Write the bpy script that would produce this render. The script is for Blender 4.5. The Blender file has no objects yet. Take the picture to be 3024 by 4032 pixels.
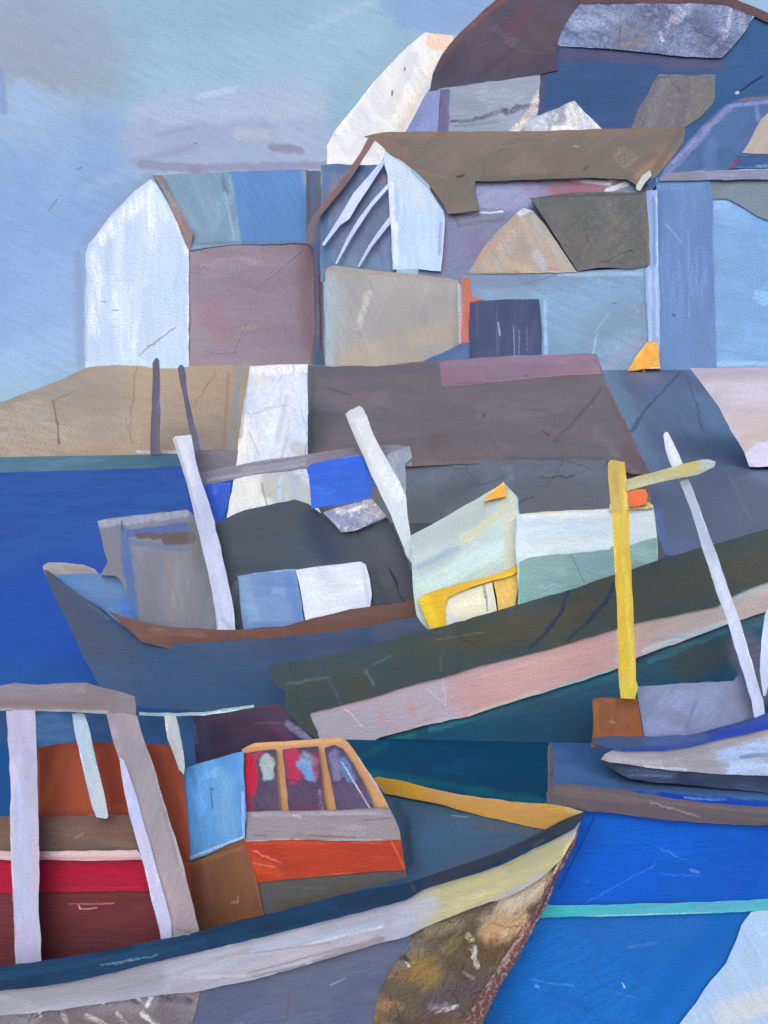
import bpy, math, random
from mathutils import Vector
from mathutils.geometry import tessellate_polygon
sc = bpy.context.scene
COL = sc.collection
R = math.radians
# ---------------------------------------------------------------- camera frame
F, CX, YH, H = 5400.0, 1512.0, 1500.0, 5.0      # focal length and horizon in photo pixels, eye height in metres
def at(x, y, D): return Vector(((x-CX)/F*D, D, H-(y-YH)/F*D))
def plane(D):
    """depth as a number, or three points (x, y, depth) that lie on one flat surface"""
    if isinstance(D, (int, float)): return lambda x, y: float(D)
    p = [at(*q) for q in D]
    n = (p[1]-p[0]).cross(p[2]-p[0]); k = n.dot(p[0]-Vector((0, 0, H)))
    def f(x, y):
        d = Vector(((x-CX)/F, 1, -(y-YH)/F))
        return k/n.dot(d)
    return f
def gy(y): return H*F/(y-YH)                     # distance of the water surface seen at photo row y
def water3(): return [(0, 2000, gy(2000)), (1000, 2000, gy(2000)), (500, 3000, gy(3000))]

# ---------------------------------------------------------------- paint
def lin(c):
    r = []
    for v in c[:3]:
        v = v/255.0
        r.append(v/12.92 if v <= .04045 else ((v+.055)/1.055)**2.4)
    return (*r, 1.0)
class NB:
    def __init__(s, t): s.t = t; s.n = t.nodes; s.l = t.links
    def new(s, k, **kw):
        n = s.n.new(k)
        for a, b in kw.items(): setattr(n, a, b)
        return n
    def put(s, sock, v):
        if isinstance(v, bpy.types.NodeSocket): s.l.new(v, sock)
        else: sock.default_value = v
    def m(s, op, a, b=0.0, c=None, clamp=False):
        n = s.new('ShaderNodeMath', operation=op, use_clamp=clamp); s.put(n.inputs[0], a); s.put(n.inputs[1], b)
        if c is not None: s.put(n.inputs[2], c)
        return n.outputs[0]
    def v(s, op, a, b=(0, 0, 0), out=0):
        n = s.new('ShaderNodeVectorMath', operation=op); s.put(n.inputs[0], a)
        if op == 'SCALE': s.put(n.inputs['Scale'], b)
        else: s.put(n.inputs[1], b)
        return n.outputs['Value'] if op in ('DOT_PRODUCT', 'LENGTH', 'DISTANCE') else n.outputs[0]
    def mix(s, f, a, b):
        n = s.new('ShaderNodeMix', data_type='RGBA'); s.put(n.inputs[0], f); s.put(n.inputs[6], a); s.put(n.inputs[7], b)
        return n.outputs[2]
    def noise(s, vec, scale, detail=2.0, rough=.5, dist=0.0):
        n = s.new('ShaderNodeTexNoise'); s.put(n.inputs['Vector'], vec); n.inputs['Scale'].default_value = scale
        n.inputs['Detail'].default_value = detail; n.inputs['Roughness'].default_value = rough; n.inputs['Distortion'].default_value = dist
        return n.outputs[0]
    def ss(s, x, a, b):
        n = s.new('ShaderNodeMapRange', interpolation_type='SMOOTHSTEP'); s.put(n.inputs[0], x); s.put(n.inputs[1], a); s.put(n.inputs[2], b)
        return n.outputs[0]
def group(name, ins, outs):
    g = bpy.data.node_groups.new(name, 'ShaderNodeTree')
    for n, k, d in ins:
        i = g.interface.new_socket(n, in_out='INPUT', socket_type=k)
        if d is not None: i.default_value = d
    for n, k in outs: g.interface.new_socket(n, in_out='OUTPUT', socket_type=k)
    return g, NB(g), g.nodes.new('NodeGroupInput').outputs, g.nodes.new('NodeGroupOutput').inputs
fl, ve, co = 'NodeSocketFloat', 'NodeSocketVector', 'NodeSocketColor'
def brush(name, rich):
    """brush work; every length is in photo-pixel-sized steps along the painted surface. rich adds thick lumpy paint and specks"""
    g, b, I, O = group(name, [('UV', ve, None), ('Angle', fl, 0), ('A', co, None), ('B', co, None), ('Amount', fl, .5),
        ('Impasto', fl, 0), ('Speck', co, None), ('SpeckAmount', fl, 0), ('Seed', fl, 0), ('Weave', fl, 1)],
        [('Color', co), ('Value', fl), ('Height', fl), ('Warp', ve), ('Dry', fl)])
    off = b.new('ShaderNodeCombineXYZ'); b.put(off.inputs[0], b.m('MULTIPLY', I['Seed'], 911.0)); b.put(off.inputs[1], b.m('MULTIPLY', I['Seed'], 577.0))
    uv = b.v('ADD', I['UV'], off.outputs[0])
    rot = b.new('ShaderNodeVectorRotate', rotation_type='Z_AXIS'); b.put(rot.inputs['Vector'], uv); b.put(rot.inputs['Angle'], I['Angle'])
    p = rot.outputs[0]
    def n2d(vec, sc_, det, dist=0.0, color=False):
        n = b.new('ShaderNodeTexNoise', noise_dimensions='2D'); b.put(n.inputs['Vector'], b.v('MULTIPLY', vec, (*sc_, 1))); n.inputs['Scale'].default_value = 1
        n.inputs['Detail'].default_value = det; n.inputs['Roughness'].default_value = .6; n.inputs['Distortion'].default_value = dist
        return n.outputs[1 if color else 0]
    n1 = n2d(p, (.0016, .009), 2); n3 = n2d(uv, (.0035, .0035), 2)
    n2 = n2d(p, (.008, .05), 2); fine = n2d(uv, (.10, .12), 1)
    t = b.ss(b.m('ADD', b.m('MULTIPLY', n1, .55), b.m('MULTIPLY', n3, .45)), .42, .58)
    w_ = n2d(uv, (.02, .02), 2, color=True)
    b.put(O['Warp'], b.v('MULTIPLY', b.v('ADD', w_, (-.5, -.5, -.5)), (1, 1, 0)))
    b.put(O['Dry'], b.ss(b.m('ADD', b.m('MULTIPLY', n2, .6), b.m('MULTIPLY', fine, .4)), .40, .58))
    sx = b.new('ShaderNodeSeparateXYZ'); b.put(sx.inputs[0], uv)      # canvas threads
    wv = b.m('MULTIPLY', b.m('SINE', b.m('MULTIPLY', b.m('ADD', sx.outputs[0], sx.outputs[1]), .85)), b.m('SINE', b.m('MULTIPLY', b.m('SUBTRACT', sx.outputs[0], sx.outputs[1]), .85)))
    wv = b.m('MULTIPLY', wv, I['Weave'])
    c = b.mix(b.m('MULTIPLY', t, I['Amount']), I['A'], I['B'])
    val = b.m('ADD', 1.0, b.m('ADD', b.m('MULTIPLY', b.m('SUBTRACT', n2, .5), .20), b.m('MULTIPLY', b.m('SUBTRACT', fine, .5), .24)))
    val = b.m('ADD', val, b.m('MULTIPLY', wv, .035))
    h = b.m('ADD', b.m('MULTIPLY', n2, .5), b.m('ADD', b.m('MULTIPLY', fine, .5), b.m('MULTIPLY', wv, .12)))
    if rich:
        vo = b.new('ShaderNodeTexVoronoi', feature='DISTANCE_TO_EDGE', voronoi_dimensions='2D')
        b.put(vo.inputs['Vector'], b.v('ADD', b.v('MULTIPLY', uv, (.0036, .0028, 1)), b.v('SCALE', w_, .10))); vo.inputs['Scale'].default_value = 1
        ridge = b.m('MULTIPLY', b.m('SUBTRACT', 1.0, b.ss(vo.outputs[0], .002, .016)), b.ss(n2d(uv, (.006, .006), 2), .5, .58))
        ridge = b.m('MULTIPLY', ridge, b.m('MULTIPLY', I['Impasto'], 5.0, clamp=True))
        h = b.m('ADD', h, b.m('MULTIPLY', ridge, .6)); val = b.m('ADD', val, b.m('MULTIPLY', ridge, -.05))
        spk = b.m('MULTIPLY', b.ss(n2d(uv, (.055, .05), 4, .6), .5, .66), I['SpeckAmount'])
        c = b.mix(spk, c, I['Speck'])
        h = b.m('ADD', h, b.m('MULTIPLY', b.m('MULTIPLY', n2d(uv, (.03, .024), 4, 1.0), 3.0), I['Impasto']))
    b.put(O['Color'], c); b.put(O['Value'], val); b.put(O['Height'], h)
    return g
PAINT = {False: brush('BrushWork', False), True: brush('ThickBrushWork', True)}
STROKE, b, I, O = group('Stroke', [('UV', ve, None), ('Warp', ve, None), ('Dry', fl, 1), ('P', ve, None), ('Q', ve, None), ('Inv', fl, 1), ('Radius', fl, 10),
    ('Soft', fl, 4), ('Opacity', fl, 1), ('DryMix', fl, .3), ('Rag', fl, 1), ('Below', co, None), ('Color', co, None)], [('Result', co), ('Mask', fl)])
pw = b.v('ADD', I['UV'], b.v('SCALE', I['Warp'], b.m('MULTIPLY', I['Rag'], 60.0)))
pa = b.v('SUBTRACT', pw, I['P'])
hh = b.m('MULTIPLY', b.v('DOT_PRODUCT', pa, I['Q']), I['Inv'], clamp=True)
d = b.v('LENGTH', b.v('SUBTRACT', pa, b.v('SCALE', I['Q'], hh)))
mask = b.m('SUBTRACT', 1.0, b.ss(d, b.m('SUBTRACT', I['Radius'], I['Soft']), b.m('ADD', I['Radius'], I['Soft'])))
dm = b.m('SUBTRACT', 1.0, b.m('MULTIPLY', I['DryMix'], b.m('SUBTRACT', 1.0, I['Dry'])))
mask = b.m('MULTIPLY', b.m('MULTIPLY', mask, dm), I['Opacity'])
b.put(O['Result'], b.mix(mask, I['Below'], I['Color'])); b.put(O['Mask'], mask)

GAIN = 1.0
def paint(name, A, B, amt, ang, unit, seed, strokes, tuv, bump, imp, spk, rough, weave, emit=0.0, spec=.2):
    m = bpy.data.materials.new(name); m.use_nodes = True; b = NB(m.node_tree); b.n.clear()
    out = b.new('ShaderNodeOutputMaterial'); bs = b.new('ShaderNodeBsdfPrincipled')
    u = b.new('ShaderNodeUVMap'); u.uv_map = 'surface'
    g = b.new('ShaderNodeGroup'); g.node_tree = PAINT[imp > 0 or spk[1] > 0]
    b.put(g.inputs['UV'], u.outputs[0])
    for k, v in (('Angle', R(ang)), ('A', lin(A)), ('B', lin(B)), ('Amount', amt), ('Impasto', imp), ('Speck', lin(spk[0])),
                 ('SpeckAmount', spk[1]), ('Seed', seed*1.31), ('Weave', weave)): g.inputs[k].default_value = v
    c = g.outputs['Color']; hgt = g.outputs['Height']
    for s in strokes:
        x1, y1, x2, y2, r, soft, cl = s[:7]; op = s[7] if len(s) > 7 else 1.0; dry = s[8] if len(s) > 8 else .3; rag = s[9] if len(s) > 9 else (.35 if r >= 9 else .12)
        if r < 9: rag = min(rag, .4)
        P, Q = tuv(x1, y1), tuv(x2, y2); q = (Q[0]-P[0], Q[1]-P[1]); L = q[0]**2+q[1]**2
        k = b.new('ShaderNodeGroup'); k.node_tree = STROKE
        b.put(k.inputs['UV'], u.outputs[0]); b.put(k.inputs['Warp'], g.outputs['Warp']); b.put(k.inputs['Dry'], g.outputs['Dry'])
        for a_, v in (('P', (P[0], P[1], 0)), ('Q', (q[0], q[1], 0)), ('Inv', 1/max(L, 1e-6)), ('Radius', r), ('Soft', soft), ('Opacity', op), ('DryMix', dry), ('Rag', rag),
                      ('Color', lin(cl))): k.inputs[a_].default_value = v
        b.put(k.inputs['Below'], c); c = k.outputs[0]
    c = b.v('SCALE', c, g.outputs['Value'])
    bp = b.new('ShaderNodeBump'); bp.inputs['Strength'].default_value = 1.0; bp.inputs['Distance'].default_value = unit*5.0*bump
    b.put(bp.inputs['Height'], hgt)
    b.put(bs.inputs['Base Color'], c); b.put(bs.inputs['Normal'], bp.outputs[0])
    bs.inputs['Roughness'].default_value = rough; bs.inputs['Specular IOR Level'].default_value = spec
    if emit:
        b.put(bs.inputs['Base Color'], b.v('SCALE', c, .35)); b.put(bs.inputs['Emission Color'], c); bs.inputs['Emission Strength'].default_value = emit
    b.l.new(bs.outputs[0], out.inputs[0])
    return m

# ---------------------------------------------------------------- building
def tag(o, label=None, cat=None, grp=None, kind=None):
    for k, v in (('label', label), ('category', cat), ('group', grp), ('kind', kind)):
        if v: o[k] = v
def thing(name, x, y, D, label, cat, grp=None, z=None):
    o = bpy.data.objects.new(name, None); COL.objects.link(o); o.location = at(x, y, D)
    if z is not None: o.location.z = z
    o.empty_display_size = .2; tag(o, label, cat, grp); return o
def smooth(pts, n=6):
    r = []; N = len(pts)
    for i in range(N):
        p0, p1, p2, p3 = (pts[(i+k-1) % N] for k in range(4))
        for j in range(n):
            t = j/n; t2, t3 = t*t, t*t*t
            r.append(tuple(.5*(2*p1[k]+(p2[k]-p0[k])*t+(2*p0[k]-5*p1[k]+4*p2[k]-p3[k])*t2+(3*p1[k]-p0[k]-3*p2[k]+p3[k])*t3) for k in (0, 1)))
    return r
def wobble(pts, rnd, amp, step=34):
    """hand-drawn edge: corners stay, the run between them wavers a little"""
    r = []; N = len(pts)
    for i in range(N):
        a, c = pts[i], pts[(i+1) % N]; L = math.dist(a, c); k = max(1, int(L/step))
        nx, ny = (-(c[1]-a[1])/max(L, 1e-6), (c[0]-a[0])/max(L, 1e-6))
        for j in range(k):
            w = 0 if j == 0 else rnd.uniform(-amp, amp)
            t = j/k; r.append((a[0]+(c[0]-a[0])*t+nx*w, a[1]+(c[1]-a[1])*t+ny*w))
    return r
SEED = [0]
TINT = {}
def pn(parent, name, pts, D, A, B=None, th=.12, a=0, amt=.6, st=(), bump=1.0, imp=0.0, spk=((255, 255, 255), 0), sm=False, wob=2.2, off=0.0, spec=.2, lift_edges=True,
       ex=None, rough=.5, weave=1.0, label=None, emit=0.0):
    """one solid piece: its outline in photo pixels laid on a flat surface at its own distance, given thickness th in metres"""
    SEED[0] += 1; rnd = random.Random(SEED[0]*13+1)
    f = plane(D)
    if B is None:
        k = rnd.uniform(-1, 1); B = tuple(max(0, min(255, v*.86+6*k*s)) for v, s in zip(A, (1, .2, -1)))
    pp = smooth(pts, 5) if sm else list(pts)
    pp = wobble(pp, rnd, wob) if wob else pp
    cx = sum(q[0] for q in pp)/len(pp); cy = sum(q[1] for q in pp)/len(pp)
    dep = lambda x, y: f(x, y)-off
    O3 = at(cx, cy, dep(cx, cy)); unit = dep(cx, cy)/F
    ex3 = at(cx+20, cy, f(cx+20, cy)-off)-O3; U = ex3/20; U2 = U.dot(U)
    ey3 = at(cx, cy-20, f(cx, cy-20)-off)-O3; V = ey3/20
    V = V-U*(V.dot(U)/U2); V2 = V.dot(V)
    def tuv(x, y):
        d = at(x, y, dep(x, y))-O3
        return (d.dot(U)/U2, d.dot(V)/V2)
    base = Vector((0, 0, 0))
    if parent:
        q = parent
        while q is not None: base += q.location; q = q.parent
    else: base = at(cx, max(q[1] for q in pp), f(cx, max(q[1] for q in pp)))
    if ex is None: ex = ((cx-CX)/F, 1.0, -(cy-YH)/F)
    shift = Vector(ex)*th
    fr = [at(x, y, dep(x, y)) for x, y in pp]; n = len(fr)
    vs = [p_-base for p_ in fr]+[p_+shift-base for p_ in fr]
    area = sum(pp[i][0]*pp[(i+1) % n][1]-pp[(i+1) % n][0]*pp[i][1] for i in range(n))
    tris = tessellate_polygon([[Vector((x, y, 0)) for x, y in pp]])
    faces = []
    def orient(t):
        s = (pp[t[1]][0]-pp[t[0]][0])*(pp[t[2]][1]-pp[t[0]][1])-(pp[t[2]][0]-pp[t[0]][0])*(pp[t[1]][1]-pp[t[0]][1])
        return t if s < 0 else (t[0], t[2], t[1])
    for t in tris:
        t = orient(tuple(t)); faces.append(t); faces.append((t[2]+n, t[1]+n, t[0]+n))
    for i in range(n):
        j = (i+1) % n
        faces.append((j, i, i+n, j+n) if area < 0 else (i, j, j+n, i+n))
    me = bpy.data.meshes.new(name); me.from_pydata([tuple(v) for v in vs], [], faces); me.update()
    uvl = me.uv_layers.new(name='surface')
    uvs = [tuv(x, y) for x, y in pp]
    for lp in me.loops: uvl.data[lp.index].uv = uvs[lp.vertex_index % n]
    o = bpy.data.objects.new(name, me); COL.objects.link(o)
    if parent: o.parent = parent
    else: o.location = base
    st = list(st); ar = abs(area)/2; w_, h_ = max(q[0] for q in pp)-min(q[0] for q in pp), max(q[1] for q in pp)-min(q[1] for q in pp)
    if wob and min(w_, h_) > 12:                 # a few more brush marks in near tones, and scumbled edges
        tone = lambda k, s_=0: tuple(max(0, min(255, v*k+s_)) for v in A)
        auto = []
        if ar > 9000 and not emit:
            for i in range(4 if ar > 60000 else 3):
                x, y = cx+rnd.uniform(-.36, .36)*w_, cy+rnd.uniform(-.36, .36)*h_
                an = R(a+rnd.uniform(-9, 9)); L = rnd.uniform(.12, .3)*math.sqrt(ar); dx, dy = math.cos(an)*L, math.sin(an)*L
                auto.append((x-dx, y+dy, x+dx, y-dy, rnd.uniform(.035, .09)*math.sqrt(ar)+4, 4, tone(*rnd.choice([(1.1, 5), (.9, -2), (1.05, 8), (.88, 2)])), rnd.uniform(.35, .6), .75, .6))
        if not emit and lift_edges:
            ed = sorted(((math.dist(pts[i], pts[(i+1) % len(pts)]), i) for i in range(len(pts))), reverse=True)[:2]
            for k_, (L, i) in enumerate(ed):
                if L > 60:
                    p_, q_ = pts[i], pts[(i+1) % len(pts)]
                    auto.append((p_[0], p_[1], q_[0], q_[1], 4.5, 3, tone(*((1.15, 24) if k_ == 0 else (.72, -4))), .55, .7, .3))
        st = (auto+st) if len(st) < 24 else st
    me.materials.append(paint(name+'_paint', A, B, amt, a, unit, SEED[0] % 37, st, tuv, bump, imp, spk, rough, weave, emit, spec))
    if label: o['label'] = label
    return o
SUN_E, EXPO = 1.5, 0.50
# ================================================================ camera, light
cam = bpy.data.cameras.new('camera'); co_ = bpy.data.objects.new('camera', cam); COL.objects.link(co_)
co_.location = (0, 0, H); co_.rotation_euler = (R(90), 0, 0)
cam.sensor_fit = 'VERTICAL'; cam.sensor_height = 24; cam.lens = 24*F/4032; cam.shift_y = -(2016-YH)/4032
cam.clip_end = 3000; sc.camera = co_
w = bpy.data.worlds.new("World"); sc.world = w; w.use_nodes = True
bg = w.node_tree.nodes['Background']; sk = w.node_tree.nodes.new('ShaderNodeTexSky'); sk.sky_type = 'NISHITA'
EL, AZ = 27.0, 186.0       # sun behind the viewer (azimuth from +Y clockwise)
sk.sun_disc = False; sk.sun_elevation = R(EL); sk.sun_rotation = R(AZ); sk.air_density = 1.0; sk.dust_density = 3.0; sk.ozone_density = 1.0
w.node_tree.links.new(sk.outputs[0], bg.inputs[0]); bg.inputs[1].default_value = .10
sl = bpy.data.lights.new('sun', 'SUN'); sl.energy = SUN_E; sl.angle = R(40); sl.color = (.97, .99, 1)
so = bpy.data.objects.new('sun', sl); COL.objects.link(so)
so.rotation_euler = Vector((math.sin(R(AZ))*math.cos(R(EL)), math.cos(R(AZ))*math.cos(R(EL)), math.sin(R(EL)))).to_track_quat('Z', 'Y').to_euler()
sc.view_settings.view_transform = 'Standard'; sc.view_settings.look = 'None'; sc.view_settings.exposure = EXPO; sc.cycles.max_bounces = 3; sc.cycles.diffuse_bounces = 2; sc.cycles.glossy_bounces = 1; sc.view_settings.gamma = 1

# ================================================================ sky
SD = 320
sky = pn(None, 'sky', [(-6000, -3500), (9000, -3500), (9000, 1640), (-6000, 1640)], SD, (150, 184, 208), (158, 190, 214), th=2, a=25, amt=.9, wob=0, emit=.40, bump=.35, rough=.9, st=[
    (120, 80, 330, 180, 200, 150, (150, 166, 190), .9, .1, 1.4), (40, 200, 180, 330, 120, 100, (152, 164, 188), .8, .1, 1.4), (150, 330, 420, 340, 60, 60, (150, 168, 184), .7, .1),
    (560, 40, 1100, 60, 100, 90, (144, 180, 204), .8, .1), (700, 260, 1300, 200, 120, 100, (154, 188, 212), .7, .1), (800, 120, 1300, -40, 60, 60, (146, 178, 200), .5, .2), (900, 400, 1300, 240, 50, 50, (160, 190, 210), .5, .3),
    (-600, 900, 60, 900, 470, 60, (140, 172, 216), .95, .1, 1.3), (120, 480, 400, 560, 140, 40, (158, 182, 218), .95, .1, 1.5), (60, 1000, 280, 900, 340, 140, (136, 170, 216), .9, .1, 1.2), (380, 520, 440, 900, 110, 80, (140, 168, 212), .8, .1),
    (80, 1020, 200, 1200, 90, 70, (142, 176, 222), .6, .2), (150, 1300, 300, 1150, 170, 100, (148, 180, 222), .8, .1), (0, 1450, 300, 1350, 80, 50, (160, 188, 228), .7, .2), (330, 760, 560, 640, 26, 20, (156, 180, 220), .6, .3), (300, 560, 200, 760, 60, 50, (150, 178, 220), .5, .3),
    (0, 280, 16, 440, 14, 6, (136, 154, 204), .8, .1, .2), (90, 360, 140, 440, 50, 20, (158, 184, 224), .9, .1), (310, 1000, 318, 1430, 18, 14, (138, 158, 192), .7, .2), (350, 950, 590, 690, 22, 16, (140, 158, 194), .7, .2),
    (620, 480, 1180, 420, 110, 40, (168, 186, 214), .95, .15, 1.6), (580, 570, 1240, 570, 100, 34, (160, 176, 208), .95, .1, 1.2), (1150, 520, 1270, 600, 60, 40, (166, 182, 208), .85, .2, 1.2), (700, 560, 1000, 500, 50, 40, (150, 164, 198), .5, .3), (900, 440, 1250, 420, 40, 34, (176, 192, 216), .6, .3),
    (640, 470, 880, 450, 24, 18, (176, 194, 222), .6), (780, 380, 920, 352, 12, 8, (182, 202, 228), .9), (620, 530, 760, 505, 9, 9, (144, 158, 188), .6), (520, 640, 760, 580, 14, 14, (146, 156, 186), .7),
    (940, 525, 1040, 535, 24, 16, (184, 192, 206), .8), (1070, 580, 1180, 592, 16, 8, (140, 130, 160), .85), (560, 648, 780, 664, 18, 8, (144, 138, 168), .85), (760, 664, 1270, 650, 16, 9, (146, 140, 170), .85), (620, 690, 1250, 672, 5, 3, (184, 194, 220), .6),
    (1230, 110, 1450, 12, 14, 13, (174, 200, 222), .5, .3), (1180, 250, 1600, 60, 60, 60, (156, 188, 214), .6), (1350, 420, 1600, 180, 80, 70, (148, 178, 202), .6),
    (1620, 50, 1900, 60, 70, 18, (138, 168, 214), .95, .1, 1.0), (1560, 10, 2000, -10, 60, 24, (140, 168, 212), .9), (1640, 108, 1840, 112, 16, 10, (144, 172, 218), .8),
    (2900, 0, 3100, 60, 60, 20, (150, 184, 222), .8), (190, 830, 226, 784, 2.5, 1.5, (118, 120, 120), .8), (305, 666, 322, 660, 3, 1.5, (104, 108, 110), .8),
    (766, 562, 773, 564, 2.5, 1.5, (96, 104, 124), .9)])
tag(sky, kind='structure')

# ================================================================ water (a sheet to the horizon) and the changes of colour on it
wp = water3()
def sheet(name, pts, A, B=None, lift=0.0, **k):
    k.setdefault('a', 2); k.setdefault('rough', .8); k.setdefault('spec', .08); k.setdefault('lift_edges', False); k.setdefault('ex', (0, 0, -1)); k.setdefault('th', .003)
    P3 = [(0, 2000, (H-lift)*F/500), (1000, 2000, (H-lift)*F/500), (500, 3000, (H-lift)*F/1500)]
    o = pn(None, name, pts, P3, A, B, **k); tag(o, kind='structure'); return o
def flat(name, quad, A, B, **k): ...
sheet('water', [(-9000, 1575), (12000, 1575), (12000, 7500), (-9000, 7500)], (44, 92, 184), (52, 88, 168), th=1.0, wob=0, amt=.5)
sheet('bay_water', [(-900, 1866), (0, 1858), (380, 1850), (690, 1838), (730, 1846), (760, 2150), (900, 2800), (-900, 2800)], (56, 102, 186), (50, 92, 176), lift=.008, amt=.8, imp=.12,
      st=[(0, 2350, 250, 2700, 200, 130, (40, 90, 194), .8), (-100, 1900, 700, 1880, 30, 20, (52, 94, 168), .6), (-50, 2640, 400, 2690, 30, 25, (48, 104, 170), .6)])
sheet('shallow_water', [(-900, 1806), (0, 1801), (350, 1795), (560, 1785), (700, 1787), (720, 1836), (380, 1850), (0, 1860), (-900, 1870)], (100, 140, 162), (84, 128, 140), lift=.016, amt=.9, wob=1.2,
      st=[(600, 1800, 700, 1830, 14, 10, (70, 110, 150), .6)])
sheet('teal_water', [(1280, 2850), (1400, 2850), (1900, 2850), (2160, 2850), (2160, 3176), (2000, 3172), (1700, 3110), (1480, 3062), (1300, 3090)], (14, 80, 118), (18, 74, 112), lift=.008, amt=.8,  # dark teal is the water's own local colour here
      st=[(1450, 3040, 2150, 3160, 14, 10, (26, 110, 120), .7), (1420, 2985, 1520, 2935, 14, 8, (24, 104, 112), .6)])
sheet('mooring_water', [(2160, 2850), (2700, 2850), (3400, 2850), (3400, 3260), (2160, 3220)], (74, 118, 176), (86, 128, 182), lift=.008, amt=.8,
      st=[(2480, 3128, 3050, 3172, 15, 6, (18, 74, 200), .95, .2), (2700, 3142, 2860, 3148, 5, 3, (120, 165, 230), .8, .7), (2450, 3090, 3050, 3120, 16, 10, (70, 90, 130), .7)])  # bright blue strip: the boat's reflection, painted into the water colour
sheet('cabin_side_water', [(-700, 2790), (690, 2790), (1300, 2700), (1300, 3300), (-700, 3300)], (60, 92, 138), (50, 82, 124), lift=.012, amt=.8,
      st=[(-100, 2850, 30, 3200, 60, 20, (30, 96, 166), .9), (160, 2850, 250, 2900, 60, 24, (90, 132, 182), .85), (680, 2850, 730, 2930, 40, 20, (60, 104, 152), .7)])

# ================================================================ land
S3 = [(0, 1800, 90.0), (900, 1785, 94.7), (500, 1440, 106.0)]
hd = pn(None, 'headland', [(-1500, 1830), (-1500, 1700), (-900, 1672), (-300, 1652), (0, 1587), (90, 1550), (180, 1518), (270, 1480), (335, 1448), (380, 1442), (450, 1437), (540, 1440), (575, 1448), (600, 1452), (700, 1450), (760, 1440), (960, 1436), (1250, 1436), (1500, 1436), (1500, 1815), (700, 1815), (0, 1815)],
        S3, (164, 152, 138), (150, 140, 132), th=30, ex=(0, 1, 0), a=12, amt=.8, imp=.1, wob=1.5, st=[
    (130, 1640, 300, 1520, 26, 22, (150, 148, 146), .6, .6), (640, 1500, 900, 1560, 150, 90, (176, 156, 134), .7), (560, 1480, 570, 1780, 60, 30, (176, 156, 130), .6), (420, 1520, 400, 1700, 90, 70, (158, 142, 130), .6),
    (0, 1760, 800, 1770, 30, 26, (174, 152, 128), .55), (211, 1580, 235, 1748, 4, 2, (120, 96, 78), .85, .1, .9), (211, 1580, 295, 1535, 3, 2, (125, 104, 90), .8, .1, .9), (535, 1445, 520, 1600, 3, 2, (128, 108, 92), .7, .2, .7), (520, 1600, 512, 1720, 3, 2, (130, 112, 96), .5, .3, .9),
    (945, 1445, 905, 1780, 15, 5, (142, 150, 158), .85, .2), (900, 1470, 880, 1780, 6, 4, (136, 118, 118), .6), (540, 1778, 600, 1782, 5, 3, (205, 212, 225), .8), (640, 1778, 690, 1780, 6, 3, (205, 210, 220), .7), (850, 1462, 760, 1600, 3, 2, (132, 110, 98), .6, .2, .9),
    (40, 1640, 90, 1690, 12, 12, (150, 150, 148), .4), (240, 1500, 300, 1540, 20, 20, (158, 150, 146), .5)])
tag(hd, kind='structure')
# sloping ground behind the quay, climbing to the terrace the houses stand on
hl = pn(None, 'hillside', [(905, 2000), (960, 1900), (2330, 1900), (2400, 2420), (2750, 2330), (3040, 2240), (4300, 2100), (4300, 1438), (2700, 1438), (1010, 1438)],
        [(2400, 2300, 36.0), (3024, 2300, 36.0), (2700, 1440, 101.0)], (98, 118, 152), (90, 102, 128), th=3, ex=(0, 0, -1), a=-62, amt=.8, imp=.05, st=[
    (2330, 1400, 2600, 1900, 40, 30, (112, 140, 172), .8), (2400, 1460, 2560, 1800, 36, 20, (110, 138, 170), .6), (2600, 1480, 2700, 1800, 90, 60, (96, 116, 156), .6), (2760, 1560, 2940, 1850, 40, 30, (98, 128, 168), .7),
    (2700, 2050, 3000, 1960, 110, 80, (88, 98, 120), .8), (2570, 2050, 2800, 2200, 90, 60, (90, 104, 132), .7), (2620, 2240, 2740, 2180, 24, 20, (98, 116, 168), .7), (2595, 2000, 2600, 2240, 9, 5, (92, 116, 180), .8),
    (2680, 1465, 2610, 1540, 4, 2, (66, 76, 94), .8, .1, .9), (2610, 1540, 2545, 1610, 4, 2, (64, 76, 96), .8, .1, .9), (2545, 1610, 2480, 1700, 4, 2, (64, 76, 96), .8, .1, .9), (2700, 1480, 2740, 1580, 3, 2, (66, 80, 102), .7, .1, .9), (2740, 1580, 2765, 1700, 4, 2, (62, 84, 96), .7, .1, .9),
    (2660, 1630, 2720, 1760, 4, 3, (82, 98, 120), .6), (2880, 1900, 2990, 1860, 3, 2, (110, 122, 146), .6), (2860, 1850, 2960, 2050, 5, 4, (108, 120, 142), .6)])
tag(hl, kind='structure')
qy = pn(None, 'quay', [(2000, 2010), (2560, 2010), (2640, 2260), (1500, 2300), (900, 2200), (900, 2035)], [(2400, 2085, 43.9), (1400, 2085, 43.9), (2400, 2060, 45.9)], (92, 96, 108), th=1.2, ex=(0, 0, -1), a=0)
tag(qy, kind='structure')

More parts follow.
